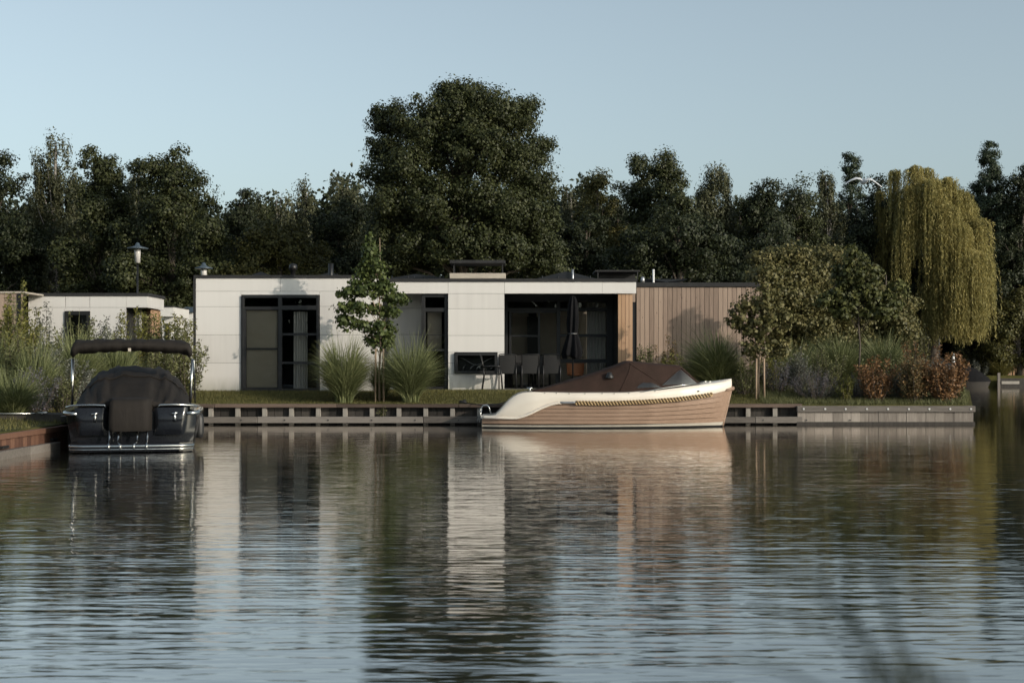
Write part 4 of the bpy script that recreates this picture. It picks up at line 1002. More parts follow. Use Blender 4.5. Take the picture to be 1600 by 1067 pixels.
TREES=[ # px, top, half width, Y, kind, leaves, label
 (-12,224,58,62,'dark',24000,'dark broadleaf tree cut off by the left edge of the photo'),
 (86,203,58,64,'birch',30000,'tall birch with weeping twigs, highest tree above the small white house'),
 (160,236,46,60,'alder',24000,'dark tree between the tall left birch and the street lamp'),
 (216,249,44,66,'birch',18000,'loose tree top right behind the tall street lamp'),
 (272,229,64,58,'alder',34000,'broad leafy tree above the left end of the big white house'),
 (376,297,44,64,'dark',20000,'low rounded dark tree just right of the broad left tree'),
 (432,291,34,68,'birch',15000,'thin wispy birch, first of two left of the giant tree'),
 (476,279,36,66,'birch',18000,'taller wispy birch, second of two left of the giant tree'),
 (440,345,62,58,'olive',26000,'low olive green tree over the big white roof near the black roof vents'),
 (543,270,36,70,'birch',16000,'wispy birch whose top meets the left edge of the giant tree'),
 (528,318,48,61,'dark',20000,'dark rounded tree tucked against the left foot of the giant tree'),
 (893,287,36,70,'birch',15000,'faint wispy tree against the right side of the giant tree'),
 (934,275,36,68,'olive',20000,'yellowish tree in the dip right of the giant tree'),
 (915,335,55,60,'dark',22000,'shaded tree above the right end of the white fascia'),
 (1003,249,36,66,'alder',20000,'dark tree with a forked top left of the pointed tree'),
 (1051,238,42,64,'alder',24000,'pointed dark tree top, highest right of the giant tree'),
 (1112,250,40,67,'birch',22000,'weeping birch at the right shoulder of the pointed tree'),
 (1062,325,86,57,'dark',44000,'wide rounded dark tree above the timber wing'),
 (1190,283,44,66,'dark',22000,'dark tree right of the sky notch beside the weeping birch'),
 (1247,284,46,68,'alder',20000,'even-topped tree above the right garden, left of the flying gull'),
 (1296,263,34,72,'birch',16000,'tree with a ragged top just left of the flying gull'),
 (1330,250,52,74,'spruce',20000,'narrow conifer whose tip stands behind the flying gull'),
 (1215,350,64,60,'dark',26000,'shaded low tree behind the fruit trees of the right garden'),
 (1372,270,48,100,'dark',20000,'dark tree behind the left side of the golden willow'),
 (1340,360,60,78,'dark',20000,'shaded tree left of the golden willow, over the right garden'),
 (1500,292,60,118,'dark',22000,'dark tree behind the right shoulder of the golden willow'),
 (1547,233,66,106,'spruce',34000,'tall pointed conifer at the right, beside the golden willow'),
 (1596,262,44,104,'dark',26000,'dark tree cut off by the right edge of the photo'),
 (1530,330,52,108,'alder',24000,'dark tree below the tall right conifer'),
 (1592,452,38,100,'olive',14000,'small bright green tree over the hut at the right edge'),
 (408,313,46,70,'alder',16000,'low tree filling the treeline between the two wispy birches and the broad left tree'),
 (965,292,44,72,'dark',16000,'dark tree filling the dip between the yellowish tree and the fork-topped tree'),
 (1160,312,40,74,'alder',15000,'low tree standing in the sky notch right of the weeping birch'),
 (1222,300,46,75,'dark',16000,'low dark tree between the notch tree and the even-topped tree'),
 (1425,300,60,119,'alder',16000,'dark tree directly behind the golden willow'),
]
for i,(px,tp,hw,Y,kind,nl,lab) in enumerate(TREES):
    bg_tree(px,tp,hw,Y,kind,lab,100+i,leaves=int(nl*2.3),zb=1.2,leafsize=.16)
# the giant tree, boughs placed after the photograph
def giant():
    Y=78.3; rng=np.random.default_rng(7)
    lp=[(612,186,34,28),(655,200,40,34),(700,178,40,36),(742,166,34,30),(775,182,38,34),(815,190,32,28),(842,232,26,22),(600,236,30,28),(590,272,26,22),
        (640,262,46,42),(700,240,50,44),(760,240,50,44),(810,262,44,40),(845,292,30,28),(620,318,44,38),(680,322,50,46),(745,318,52,46),(805,330,48,42),
        (850,350,34,34),(600,370,36,32),(650,388,46,38),(715,390,50,40),(780,392,50,40),(842,398,42,36),(610,410,36,26),(870,412,24,24),(730,205,40,30),(600,196,20,16),(660,172,20,15),(830,168,18,14),(702,150,20,14),(740,148,18,13),(858,222,10,9)]
    lobes=[]
    for px,py,rx,rz in lp:
        dx=(px-722)/150; dz=(py-300)/170; dep=math.sqrt(max(.05,1-min(1,dx*dx+dz*dz*.8)))*3.6
        for s_ in (-1,.9): lobes.append((X_(722+(px-722)*.97,Y),Y+s_*dep*rng.uniform(.6,1.0),Z_(py,Y),rx*Y/F*.74,rz*Y/F*.70))
    t=bg_tree(722,140,150,54.0,'alder','giant round-crowned tree towering behind the middle of the big white house',77,lobes=lobes,leaves=200000,name='broadleaf_tree',leafsize=.14)
giant()
# woodland that closes the view between the trunks
def woodland():
    rng=np.random.default_rng(21); C_=[]
    N=19000; x=rng.uniform(-50,56,N); y=121+rng.uniform(-3,8,N)
    top=14.6-np.clip((x-8)*.12,0,1.6)+1.0*np.sin(x*.35)+.8*np.sin(x*.9+2)+.7*np.sin(x*2.1); z=.4+rng.random(N)**.75*top
    idx=np.repeat(np.arange(N),14); n=len(idx); c=np.stack([x,y,z],1)[idx]+rng.normal(size=(n,3))*.6
    v,f=leaf_quads(c,rng.normal(size=(n,3))+np.array([0,-.4,.3]),rng.uniform(.3,.6,n),rng.uniform(.2,.4,n),rng)
    tag(np_mesh('woodland_undergrowth',v,f,L['dark']),kind='stuff')
    # added unseen wood behind the camera, darkens reflections in window panes and varnish
    N=34000; x=rng.uniform(-150,110,N); y=-95+rng.uniform(-6,6,N); z=rng.random(N)*(14+2*np.sin(x*.2)); idx=np.arange(N); n=N
    c=np.stack([x,y,z],1)
    v,f=leaf_quads(c,rng.normal(size=(n,3)),rng.uniform(1.2,2.2,n),rng.uniform(.9,1.6,n),rng)
    tag(np_mesh('added_reflection_wood',v,f,L['spruce']),kind='stuff')
woodland()
# weeping willow
def willow():
    Y=98.5; rng=np.random.default_rng(31); X=X_(1455,Y); org=(X,Y,.5); s=Y/F
    t=empty('willow_tree',org,'golden green weeping willow hanging over the far water at the right','tree')
    trunk_mb(org,(X,Y,.4),(X+.3,Y,11),.42,[((X_(p,Y),Y+rng.uniform(-2,2),Z_(q,Y)),.1) for p,q in ((1400,300),(1440,285),(1480,300),(1515,340),(1525,400),(1410,350))],rng,M['bark'],t)
    # boughs: px, py, depth (m, minus is nearer), spread px, length px, strands
    B=[(1392,272,-1,16,70,90),(1420,268,-1.5,20,90,150),(1448,266,0,18,70,120),(1408,300,-2,20,100,110),(1440,290,-2.5,26,120,190),(1470,285,-1.5,20,130,160),
       (1398,345,-2,16,90,90),(1455,330,-3,26,110,190),(1488,305,-1.5,20,120,150),(1505,320,-1,18,130,140),(1480,360,-3,24,110,170),(1515,350,-2,20,120,160),
       (1532,385,-.5,14,60,90),(1500,400,-3,24,110,190),(1525,410,-2,16,90,120),(1462,400,-2.5,16,70,60),(1440,420,-1.8,12,110,80),(1475,430,-3,20,100,170),(1500,445,-2.6,22,85,170),
       (1520,455,-1.5,14,70,80),(1450,455,-2,12,75,90),(1485,470,-2.6,20,60,130),
       (1400,330,1.5,24,150,110),(1380,300,1,12,110,60),(1430,350,2.5,30,160,160),(1480,380,2.5,26,150,130),(1515,400,2,20,120,110),(1415,420,2.2,14,90,40)]
    cs=[];ns=[];td=[];sz=[]
    for (bx,by,dp,sp,ln0,ns_) in B:
        for k in range(int(ns_*.85)):
            gx=rng.normal()*.34; gy=rng.normal()*.40
            px=bx+gx*sp; py=by+abs(gx)**1.6*sp*.5+rng.exponential(7)-4; ln=min(ln0*rng.uniform(.45,1.25),max(528+rng.normal()*7-py,10))*s
            x=X_(px,Y); y=Y+dp+gy*sp*s*.9; z=Z_(py,Y); n=max(5,int(ln*15)); q=np.linspace(0,1,n)
            out=gx*.22+.0+rng.normal()*.07; arch=np.sin(np.minimum(q*2.2,1.57))
            cx=x+out*arch*.8+.0*q+rng.normal(size=n)*.04; cy=y+gy*.4*arch+rng.normal(size=n)*.04; cz=z+.12*np.sin(np.minimum(q*6,3.14))-ln*q**1.15
            cs.append(np.stack([cx,cy,cz],1)); ns.append(rng.normal(size=(n,3))*.8+np.array([out*1.5,-.4,.2])); td.append(np.stack([out*(1-q)*1.5+.05,0*q,-(.3+q)],1)+rng.normal(size=(n,3))*.28); sz.append(rng.uniform(.16,.30,n))
    c=np.concatenate(cs); n_=np.concatenate(ns); d=np.concatenate(td); z_=np.concatenate(sz)
    v,f=leaf_quads(c-np.array(org),n_,z_,z_*.22,rng,d); np_mesh('crown',v,f,L['willow'],t)
willow()
def mooring():
    def coil(px,label,seed):
        Y=QY+.12; X=X_(px,Y); t=empty('mooring_line',(X,Y,.53),label,'rope'); 
        m=MB((X,Y,.53)); rg=random.Random(seed)
        m.tube([(X+.09*math.cos(a*1.0)*(1+.1*math.sin(a*.3)),Y+.07*math.sin(a),.535+.006*a) for a in np.linspace(0,14,60)],.014,5); m.build('coil',M['rubber'],t)
        return t
    t=coil(723,'dark mooring rope coiled on the quay, running to the tender stern',1); X=X_(723,QY+.12)
    m=MB((X,QY+.12,.53)); a=Vector((X+.1,QY+.1,.55)); b=Vector((X_(828,33.9),34.2,.90)); 
    m.tube([a.lerp(b,q)-Vector((0,0,.18*math.sin(math.pi*q))) for q in np.linspace(0,1,14)],.012,5); m.build('line',M['rubber'],t)
mooring()
# ---- arching ornamental grass
def grass_clump(px,pbase,Y,h,spread,n,label,cat='grass clump',mt='misc',seed=1,group=None,zb=None,wd=.0095,lean=0,name='ornamental_grass'):
    rng=np.random.default_rng(seed); X=X_(px,Y); z0=zb if zb is not None else gz(X,Y); K=7; n=int(n*1.25)
    a=rng.uniform(0,2*math.pi,n); r0=rng.random(n)**.5*spread*.22; out=spread*(rng.random(n)**.7)*1.0; hh=h*rng.uniform(.4,1.0,n)**.8*(1-.25*(out/spread)**2)*(1+.14*np.sin(a*2+seed)+.10*np.sin(a*5+seed*2)); out=out*(1+.22*np.sin(a*3+seed*1.7))
    q=np.linspace(0,1,K)[None,:]
    rad=r0[:,None]+out[:,None]*(q**1.9); tip=(out/spread)[:,None]
    zz=hh[:,None]*(q*1.05-.42*tip*q**3.2)
    jit=rng.normal(size=(n,1))*.38*q**2*spread
    ax=np.cos(a)[:,None]; ay=np.sin(a)[:,None]
    x=ax*rad-ay*jit+lean*q**2; y=ay*rad+ax*jit
    c=np.stack([x,y,zz],2)
    wv=np.stack([-ay,ax,0*ax],2)*rng.choice([1,1],n)[:,None,None]; th=rng.uniform(0,3.14,n)[:,None,None]
    wv=wv*np.cos(th)+np.stack([ax,ay,0*ax],2)*np.sin(th)
    w_=(wd*(1-.85*q**2))[:,:,None]*rng.uniform(.7,1.3,n)[:,None,None]
    A=c+wv*w_; B=c-wv*w_
    v=np.stack([A,B],2).reshape(-1,3)
    base=(np.arange(n)*K*2)[:,None]+(np.arange(K-1)*2)[None,:]; base=base.ravel()
    f=np.stack([base,base+1,base+3,base+2],1)
    o=np_mesh(name,v,f,L[mt]); o.location=(X,Y,z0); tag(o,label,cat,group); return o
# ---- upright leafy shrub made of stems
def shrub(px,Y,h,spread,nst,nlf,leaf,label,mt='shrub',seed=1,cat='shrub',group=None,name='leafy_shrub',upright=.8,low=.1,aspect=.45,zb=None,core=0):
    rng=np.random.default_rng(seed); X=X_(px,Y); z0=zb if zb is not None else gz(X,Y); org=(X,Y,z0)
    t=empty(name,org,label,cat,group); m=MB(org); cs=[];ns=[];ds=[]
    for k in range(nst):
        a=rng.uniform(0,2*math.pi); r_=spread*math.sqrt(rng.random()); hh=h*rng.uniform(.6,1.0)*(1-.30*(r_/spread)**2)
        b=Vector((X+math.cos(a)*r_*.25,Y+math.sin(a)*r_*.25,z0)); e=Vector((X+math.cos(a)*r_,Y+math.sin(a)*r_*.8,z0+hh))
        mid=b.lerp(e,.5)+Vector((math.cos(a)*r_*.12,math.sin(a)*r_*.12,0)); P_=[b,b.lerp(mid,.5),mid,mid.lerp(e,.5),e]
        m.tube(P_,[.012,.010,.008,.006,.003],4,False)
        n=max(3,int(nlf/nst)); q=low+(1-low)*rng.random(n)**.8
        i=np.minimum((q*4).astype(int),3); fr=q*4-i; PA=np.array([tuple(p) for p in P_])
        c=PA[i]*(1-fr)[:,None]+PA[i+1]*fr[:,None]; d=rng.normal(size=(n,3))*[1,1,.5]+np.array([0,0,.5]); wid=.045+.13*spread*(1-q*.75)
        c=c+unit(d)*(leaf*.5+wid*rng.random(n))[:,None]; cs.append(c); ds.append(d); ns.append(rng.normal(size=(n,3))*.8+np.array([0,-.1,.6]))
    m.build('stems',M['bark'],t)
    c=np.concatenate(cs); d=np.concatenate(ds); n_=np.concatenate(ns); sz=leaf*rng.uniform(.6,1.3,len(c))
    v,f=leaf_quads(c-np.array(org),n_,sz,sz*aspect,rng,d); np_mesh('foliage',v,f,L[mt],t); return t
# ---- young tree on a stake
def young_tree(px,pbase,Y,lobepx,nleaf,leaf,label,mt,seed,stake=True,cr=.15,name='young_tree'):
    rng=np.random.default_rng(seed); X=X_(px,Y); z0=gz(X,Y); org=(X,Y,z0); t=empty(name,org,label,'tree')
    lobes=[(X_(a,Y),Y+rng.uniform(-.25,.25)*rx*Y/F*1.5,Z_(b,Y),rx*Y/F*.88,rz*Y/F*.72) for a,b,rx,rz in lobepx]
    top=max(l[2] for l in lobes)
    trunk_mb(org,(X,Y,z0-.05),(X+.02,Y,top),.035,[((l[0],l[1],l[2]),.02) for l in lobes],rng,M['stake'] if stake else M['bark'],t,6)
    crown_from_lobes('crown',org,lobes,int(nleaf/24),nleaf,leaf,rng,L[mt],t,cr=cr,sprig=.3,aspect=.8,up=.2)
    if stake:
        for dx in (-.10,.12):
            m=MB(org); m.tube([(X+dx,Y-.12,z0-.05),(X+dx*.9,Y-.12,Z_(pbase[1],Y))],.028,6); m.build('stake',M['stake'],t)
    return t
young_tree(593,(620,545),37.2,[(578,372,6,12),(577,388,10,14),(582,405,14,18),(572,420,12,14),(590,425,12,18),(565,440,16,14),(550,458,20,9),(576,455,18,16),(602,447,14,12),(612,464,17,9),(626,467,9,6),(548,480,22,8),(577,484,18,12),(604,488,17,10),(541,500,14,7),(568,510,20,11),(597,514,17,14),(586,535,18,16),(602,532,12,16),(540,508,10,5),(620,485,8,10)],6800,.10,'young staked tree with dark round leaves before the middle of the white house','linden',5)
young_tree(1186,(1186,560),37.6,[(1160,490,22,18),(1190,465,20,26),(1205,490,22,22),(1180,510,26,22),(1205,525,24,22),(1180,545,24,18),(1150,500,14,12),(1195,430,14,20),(1215,545,18,16),(1228,500,14,16),(1165,475,10,14)],5200,.10,'young staked tree left of the right flower border, against the timber wing','fruit',6)
young_tree(1341,(1341,560),40.5,[(1340,410,18,20),(1325,430,24,20),(1355,430,22,20),(1340,455,30,22),(1315,465,22,18),(1368,465,22,18),(1340,485,28,16),(1320,488,20,12),(1375,488,20,14),(1395,478,18,14),(1405,455,18,14),(1330,395,10,12),(1290,470,16,14)],6500,.11,'young tree with a slim pale trunk rising from the right flower border','oak',8,stake=False)
# fruit trees behind the right border
def fruit(px,Y,lobepx,n,label,mt,seed,leaf=.11):
    rng=np.random.default_rng(seed); X=X_(px,Y); z0=gz(X,Y); org=(X,Y,z0); t=empty('garden_tree',org,label,'tree')
    lobes=[(X_(a,Y),Y+rng.uniform(-.6,.6)*rx*Y/F,Z_(b,Y),rx*Y/F*.78,rz*Y/F*.78) for a,b,rx,rz in lobepx]
    trunk_mb(org,(X,Y,z0-.05),(X,Y,max(l[2] for l in lobes)),.08,[((l[0],l[1],l[2]),.02) for l in lobes],rng,M['bark'],t,6)
    crown_from_lobes('crown',org,lobes,int(n/30),int(n*.8),leaf*.9,rng,L[mt],t,cr=.26,sprig=.6,up=.25); return t
fruit(1232,45.5,[(1215,400,28,14),(1245,396,30,12),(1200,430,30,22),(1240,430,40,28),(1270,425,28,24),(1215,465,38,26),(1255,470,42,28),(1225,505,36,24),(1265,510,34,24),(1190,405,18,12),(1230,540,32,22)],26000,'wide reddish green fruit tree beside the right end of the timber wing','fruit',41)
fruit(1300,47,[(1290,395,18,12),(1310,410,28,20),(1290,440,28,24),(1330,425,22,18),(1300,480,34,26),(1340,500,34,26),(1300,520,34,24),(1285,400,12,16)],19000,'garden tree between the wide fruit tree and the slim-trunked young tree','fruit',42)
fruit(1385,48,[(1362,430,14,16),(1380,460,18,18),(1395,500,30,24),(1375,520,30,24),(1400,470,22,12),(1420,476,14,9),(1360,490,24,24),(1410,520,24,20),(1350,535,24,18)],18000,'reddish bushy tree at the right end of the garden, left of the willow','fruit',43)
# ornamental grasses
grass_clump(537,628,36.95,1.8,1.0,1900,'feathery ornamental grass left of the young tree before the white wall',seed=1)
grass_clump(641,628,37.0,1.75,.98,1900,'feathery ornamental grass before the narrow window',seed=2)
grass_clump(596,628,37.7,1.25,.55,600,'darker short ornamental grass directly behind the young staked tree',seed=3)
grass_clump(1120,600,38.6,1.75,1.15,2200,'big ornamental grass clump right of the tender bow',seed=4,lean=-.2)
grass_clump(1310,600,41.5,1.7,1.4,2200,'ornamental grass mound left of the slim-trunked young tree',seed=5,lean=-.2)
grass_clump(1380,600,42.0,1.7,1.3,2200,'ornamental grass mound right of the slim-trunked young tree',seed=6)
grass_clump(1245,600,41.0,1.45,1.0,900,'ornamental grass mound behind the lavender',seed=7)
grass_clump(20,640,27.6,1.05,.75,1100,'ornamental grass on the left bank at the photo edge',seed=8,zb=.45)
grass_clump(-10,560,32,2.0,1.0,1000,'tall ornamental grass at the far left edge above the red quay',seed=9,zb=.45)
grass_clump(120,560,34,2.0,1.15,1500,'tall ornamental grass behind the left shade pole of the black boat',seed=10,zb=.5)
grass_clump(182,560,34.6,1.85,.9,1100,'ornamental grass seen between the sunshade and the boat cover',seed=11,zb=.5)
grass_clump(55,560,30.5,1.55,.8,1000,'ornamental grass above the dark deck',seed=12,zb=.5)
# shrubs on the left bank
SH=[(10,35,2.9,.9,26,4200,.085,'shrub','tall loose shrub at the left photo edge below the beige house corner'),
 (22,33,3.3,.55,18,4200,.085,'gold','tallest leafy shrub at the left photo edge hiding the beige house corner'),
 (60,35,2.2,.7,20,3600,.075,'gold','bushy green shrub between the left edge and the silvery shrub'),
 (250,36,1.9,.6,20,3000,.075,'shrub','green shrub showing between the sunshade and the big white house'),
 (75,37,3.0,.55,16,3000,.075,'silver','silvery upright shrub before the left house wall, left of its window'),
 (110,38,2.6,.6,16,2600,.08,'shrub','shrub before the left house window'),
 (145,38,2.5,.6,16,2600,.08,'shrub','leafy shrub just right of the left house window'),
 (172,39,2.7,.6,16,2600,.075,'silver','pale shrub in front of the left house between window and corner'),
 (208,38,3.1,.5,14,2600,.08,'gold','tall golden green shrub under the corner of the left house roof'),
 (238,38.5,2.5,.6,16,2400,.085,'shrub','shrub right of the left house timber corner'),
 (272,38,2.9,.7,20,3600,.085,'gold','bright shrub right beside the big white house'),
 (292,37.5,2.3,.6,18,2600,.085,'shrub','low shrub between the boat and the left end of the big white house'),
 (30,31,1.9,.7,20,3200,.075,'shrub','mid-height shrub over the red quay'),
 (90,31.5,1.7,.8,24,4200,.06,'silver','fine-leaved grey green shrub left of the black boat'),
 (55,29.5,1.05,.7,24,3000,.05,'lav','low greyish shrub on the left bank behind the deck'),
 (100,29.8,1.0,.5,20,2200,.05,'shrub','low shrub touching the left side of the black boat')]
for i,(px,Y,h,sp,ns_,nl,lf,mt,lab) in enumerate(SH): shrub(px,Y,h,sp,ns_,nl,lf,lab,mt,300+i,zb=.5)
# right garden shrubs
SR=[(1010,42,1.5,.5,14,1600,.07,'shrub','leafy_shrub','loose shrub at the left foot of the timber wing'),
 (1040,41.6,2.0,.35,8,1100,.06,'photinia','leafy_shrub','reddish upright shrub before the timber wing above the boat cover'),
 (1065,41.2,1.25,.7,18,2200,.07,'gold','leafy_shrub','low yellowish shrub behind the tender windscreen'),
 (1165,38.2,1.1,.7,20,2200,.06,'shrub','leafy_shrub','low shrub behind the bow of the tender'),
 (1215,38.4,1.0,.6,20,2400,.05,'lav','lavender_bush','pale lavender bush left of the right quay'),
 (1275,37.3,.95,.75,46,4600,.035,'lav','lavender_bush','wide lavender bush above the left end of the right quay'),
 (1245,38.3,1.3,.5,20,2400,.05,'silver','leafy_shrub','silvery bush behind the wide lavender'),
 (1320,37.0,.80,.35,14,1500,.05,'gold','leafy_shrub','small yellow green bush amid the lavender'),
 (1190,39.5,1.2,.8,24,3200,.06,'gold','leafy_shrub','yellow green bush behind the staked tree at the bow'),
 (1290,39.3,1.25,.7,24,3200,.055,'shrub','leafy_shrub','green bush behind the wide lavender, left of the slim trunk'),
 (1390,39.0,1.15,.8,24,3200,.055,'shrub','leafy_shrub','green bush behind the leftmost coppery shrub'),
 (1455,38.3,1.0,.7,24,3000,.055,'silver','leafy_shrub','pale bush behind the two right coppery shrubs'),
 (1440,41,1.9,.5,14,1800,.07,'fruit','leafy_shrub','twiggy bush at the back end of the right border'),
 (1338,37.4,.85,.5,30,2600,.035,'lav','lavender_bush','narrow lavender bush left of the first coppery shrub'),
 (1370,36.9,1.3,.6,20,2400,.08,'rust','coppery_shrub','leftmost coppery shrub of the right border'),
 (1400,37.3,.9,.5,16,2000,.06,'silver','leafy_shrub','grey green bush between the coppery shrubs'),
 (1428,36.9,1.35,.75,26,3600,.08,'photinia','coppery_shrub','middle coppery shrub, partly green'),
 (1472,36.9,1.5,.7,26,3800,.085,'rust','coppery_shrub','tallest coppery shrub near the right end of the border'),
 (1500,37.2,.65,.35,14,1200,.05,'shrub','leafy_shrub','low green bush at the very end of the right border'),
 (1425,39.5,1.7,.4,8,700,.07,'rust','coppery_shrub','thin coppery twigs sticking up behind the middle coppery shrub')]
for i,(px,Y,h,sp,ns_,nl,lf,mt,nm,lab) in enumerate(SR): shrub(px,Y,h,sp,ns_,nl,lf,lab,mt,400+i,name=nm,cat='lavender' if nm.startswith('lav') else 'shrub',aspect=.3 if mt=='lav' else .5)
# ------------------------------------------------------------------ terrace furniture
def chair(loc, rz, label):
    t=empty('garden_chair',loc,label,'chair','chairs around the terrace table',rz); o=(0,0,0)
    # local: faces +Y (towards the table); x across
    m=MB(o); m.box(-.23,.23,-.20,.24,.42,.45,.01); m.build('seat',M['chair_mesh'],t)
    m=MB(o); rows=[]
    for k in range(7):
        q=k/6; z=.44+.52*q; y=-.21-.13*q
        rows.append([(x,y-.02*math.cos(x*6),z) for x in np.linspace(-.225,.225,7)])
    m.grid(rows,True); m.grid([[(p[0],p[1]+.012,p[2]) for p in r] for r in rows],True); m.build('backrest',M['chair_mesh'],t)
    m=MB(o)
    m.tube([(-.235,-.20,.42),(-.24,-.345,.97),(-.2,-.36,.985),(.2,-.36,.985),(.24,-.345,.97),(.235,-.20,.42)],.014,6); m.build('back_frame',M['black'],t)
    for sx in (-1,1):
        m=MB(o); m.tube([(sx*.24,-.30,.0),(sx*.24,-.24,.42),(sx*.24,-.27,.66)],.021,6); m.build('leg',M['black'],t)
        m=MB(o); m.tube([(sx*.25,.27,.0),(sx*.25,.24,.42),(sx*.25,.20,.655)],.021,6); m.build('leg',M['black'],t)
        m=MB(o); m.tube([(sx*.25,-.29,.645),(sx*.26,-.1,.665),(sx*.26,.12,.665),(sx*.25,.21,.655)],.024,6); m.build('armrest',M['black'],t)
    return t
CZ=.835
c0=chair((X_(793,40.5),40.6,CZ),0,'left one of three dark chairs with backs to the water at the terrace table')
def copy_thing(o, loc, rz, label):
    c=o.copy(); COL.objects.link(c); c.location=loc; c.rotation_euler=(0,0,rz); c['label']=label
    for ch in o.children:
        d=ch.copy(); COL.objects.link(d); d.parent=c
    return c
copy_thing(c0,(X_(828,40.5),40.62,CZ),R(2),'middle one of three dark chairs with backs to the water at the terrace table')
copy_thing(c0,(X_(862.5,40.5),40.6,CZ),R(-2),'right one of three dark chairs with backs to the water at the terrace table')
copy_thing(c0,(X_(770,39.95),39.95,CZ-.02),R(-90),'dark chair turned sideways at the left head of the terrace table, before the fireplace')
copy_thing(c0,(X_(812,42)+.02,42.05,CZ),R(180),'dark chair across the terrace table, between the left and middle near chairs')
copy_thing(c0,(X_(845,42)+.02,42.05,CZ),R(180),'dark chair across the terrace table, between the middle and right near chairs')
def table():
    Y=41.3; X=X_(828,Y); t=empty('garden_table',(X,Y,CZ),'dark rectangular terrace table behind the three chairs','table'); o=(X,Y,CZ)
    m=MB(o); m.box(X-.85,X+.85,Y-.38,Y+.38,CZ+.71,CZ+.745,.008); m.build('tabletop',M['black'],t)
    for sx in (-1,1):
        for sy in (-1,1):
            m=MB(o); m.box(X+sx*.78-.03,X+sx*.78+.03,Y+sy*.32-.03,Y+sy*.32+.03,CZ,CZ+.709); m.build('leg',M['black'],t)
table()
def pot():
    Y=41.2; X=X_(858,Y); z=CZ+.746
    t=empty('table_lantern',(X,Y,z),'little glass lantern with a pale light candle on the terrace table','lantern')
    m=MB((X,Y,z)); m.lathe([(.001,0),(.05,0),(.055,.1),(.04,.14),(.035,.14),(.045,.1),(.04,.01)],(X,Y,z),12); m.build('glass_jar',M['clear'],t)
    m=MB((X,Y,z)); m.lathe([(.001,.012),(.03,.012),(.03,.08),(.001,.085)],(X,Y,z),10); m.build('candle',M['white'],t)
pot()
def lounge():
    Y=42.0; X=X_(899,Y); t=empty('lounge_chair',(X,Y,CZ),'tan leather lounge chair beside the parasol on the terrace','chair'); o=(X,Y,CZ)
    m=MB(o); rows=[]
    for k in range(9):
        a=math.pi*(k/8); rows.append([(X+.24*math.cos(a)*(1+.1*q),Y-.05+.2*math.sin(a),CZ+.40+.33*q) for q in np.linspace(0,1,5)])
    m.grid(rows,True); m.build('shell',M['terra'],t)
    m=MB(o); m.lathe([(.001,.42),(.22,.42),(.24,.39),(.2,.36),(.001,.36)],(X,Y,CZ),16); m.build('seat',M['terra'],t)
    for a in (45,135,225,315):
        m=MB(o); m.tube([(X+.12*math.cos(R(a)),Y+.12*math.sin(R(a)),CZ+.37),(X+.22*math.cos(R(a)),Y+.22*math.sin(R(a)),CZ)],.012,6); m.build('leg',M['black'],t)
lounge()
def parasol():
    Y=40.3; X=X_(895,Y); t=empty('parasol',(X,Y,CZ),'closed black parasol standing on the terrace in front of the sliding door','parasol'); o=(X,Y,CZ)
    m=MB(o); m.tube([(X,Y,CZ),(X,Y,Z_(463,Y))],.022,8); m.build('pole',M['black'],t)
    m=MB(o); m.lathe([(.001,0),(.28,0),(.28,.05),(.06,.08),(.05,.25),(.001,.25)],(X,Y,CZ),20); m.build('base',M['black'],t)
    m=MB(o); rows=[]; zt=Z_(461.5,Y); zb=Z_(558,Y)
    for q,r_ in ((0,.01),(.02,.05),(.08,.09),(.2,.12),(.4,.135),(.55,.12),(.62,.105),(.66,.13),(.8,.19),(.93,.235),(1.0,.20)):
        rows.append([(X+r_*(1+.32*math.cos(7*a+q*3))*math.cos(a)-.03*q*(1 if math.cos(a)<0 else 0),Y+r_*(1+.32*math.cos(7*a+q*3))*math.sin(a),zt+(zb-zt)*q+.05*q*math.sin(3*a+1)) for a in np.linspace(0,2*math.pi,56,endpoint=False)])
    m.grid(rows,True,True); m.build('folded_cloth',M['umb'],t)
    m=MB(o); zz=zt+(zb-zt)*.62; m.tube([(X+.125*math.cos(a),Y+.125*math.sin(a),zz) for a in np.linspace(0,6.3,18)],.012,5); m.build('tie_strap',M['galv'],t)
parasol()
def lawn_boxes():
    pass
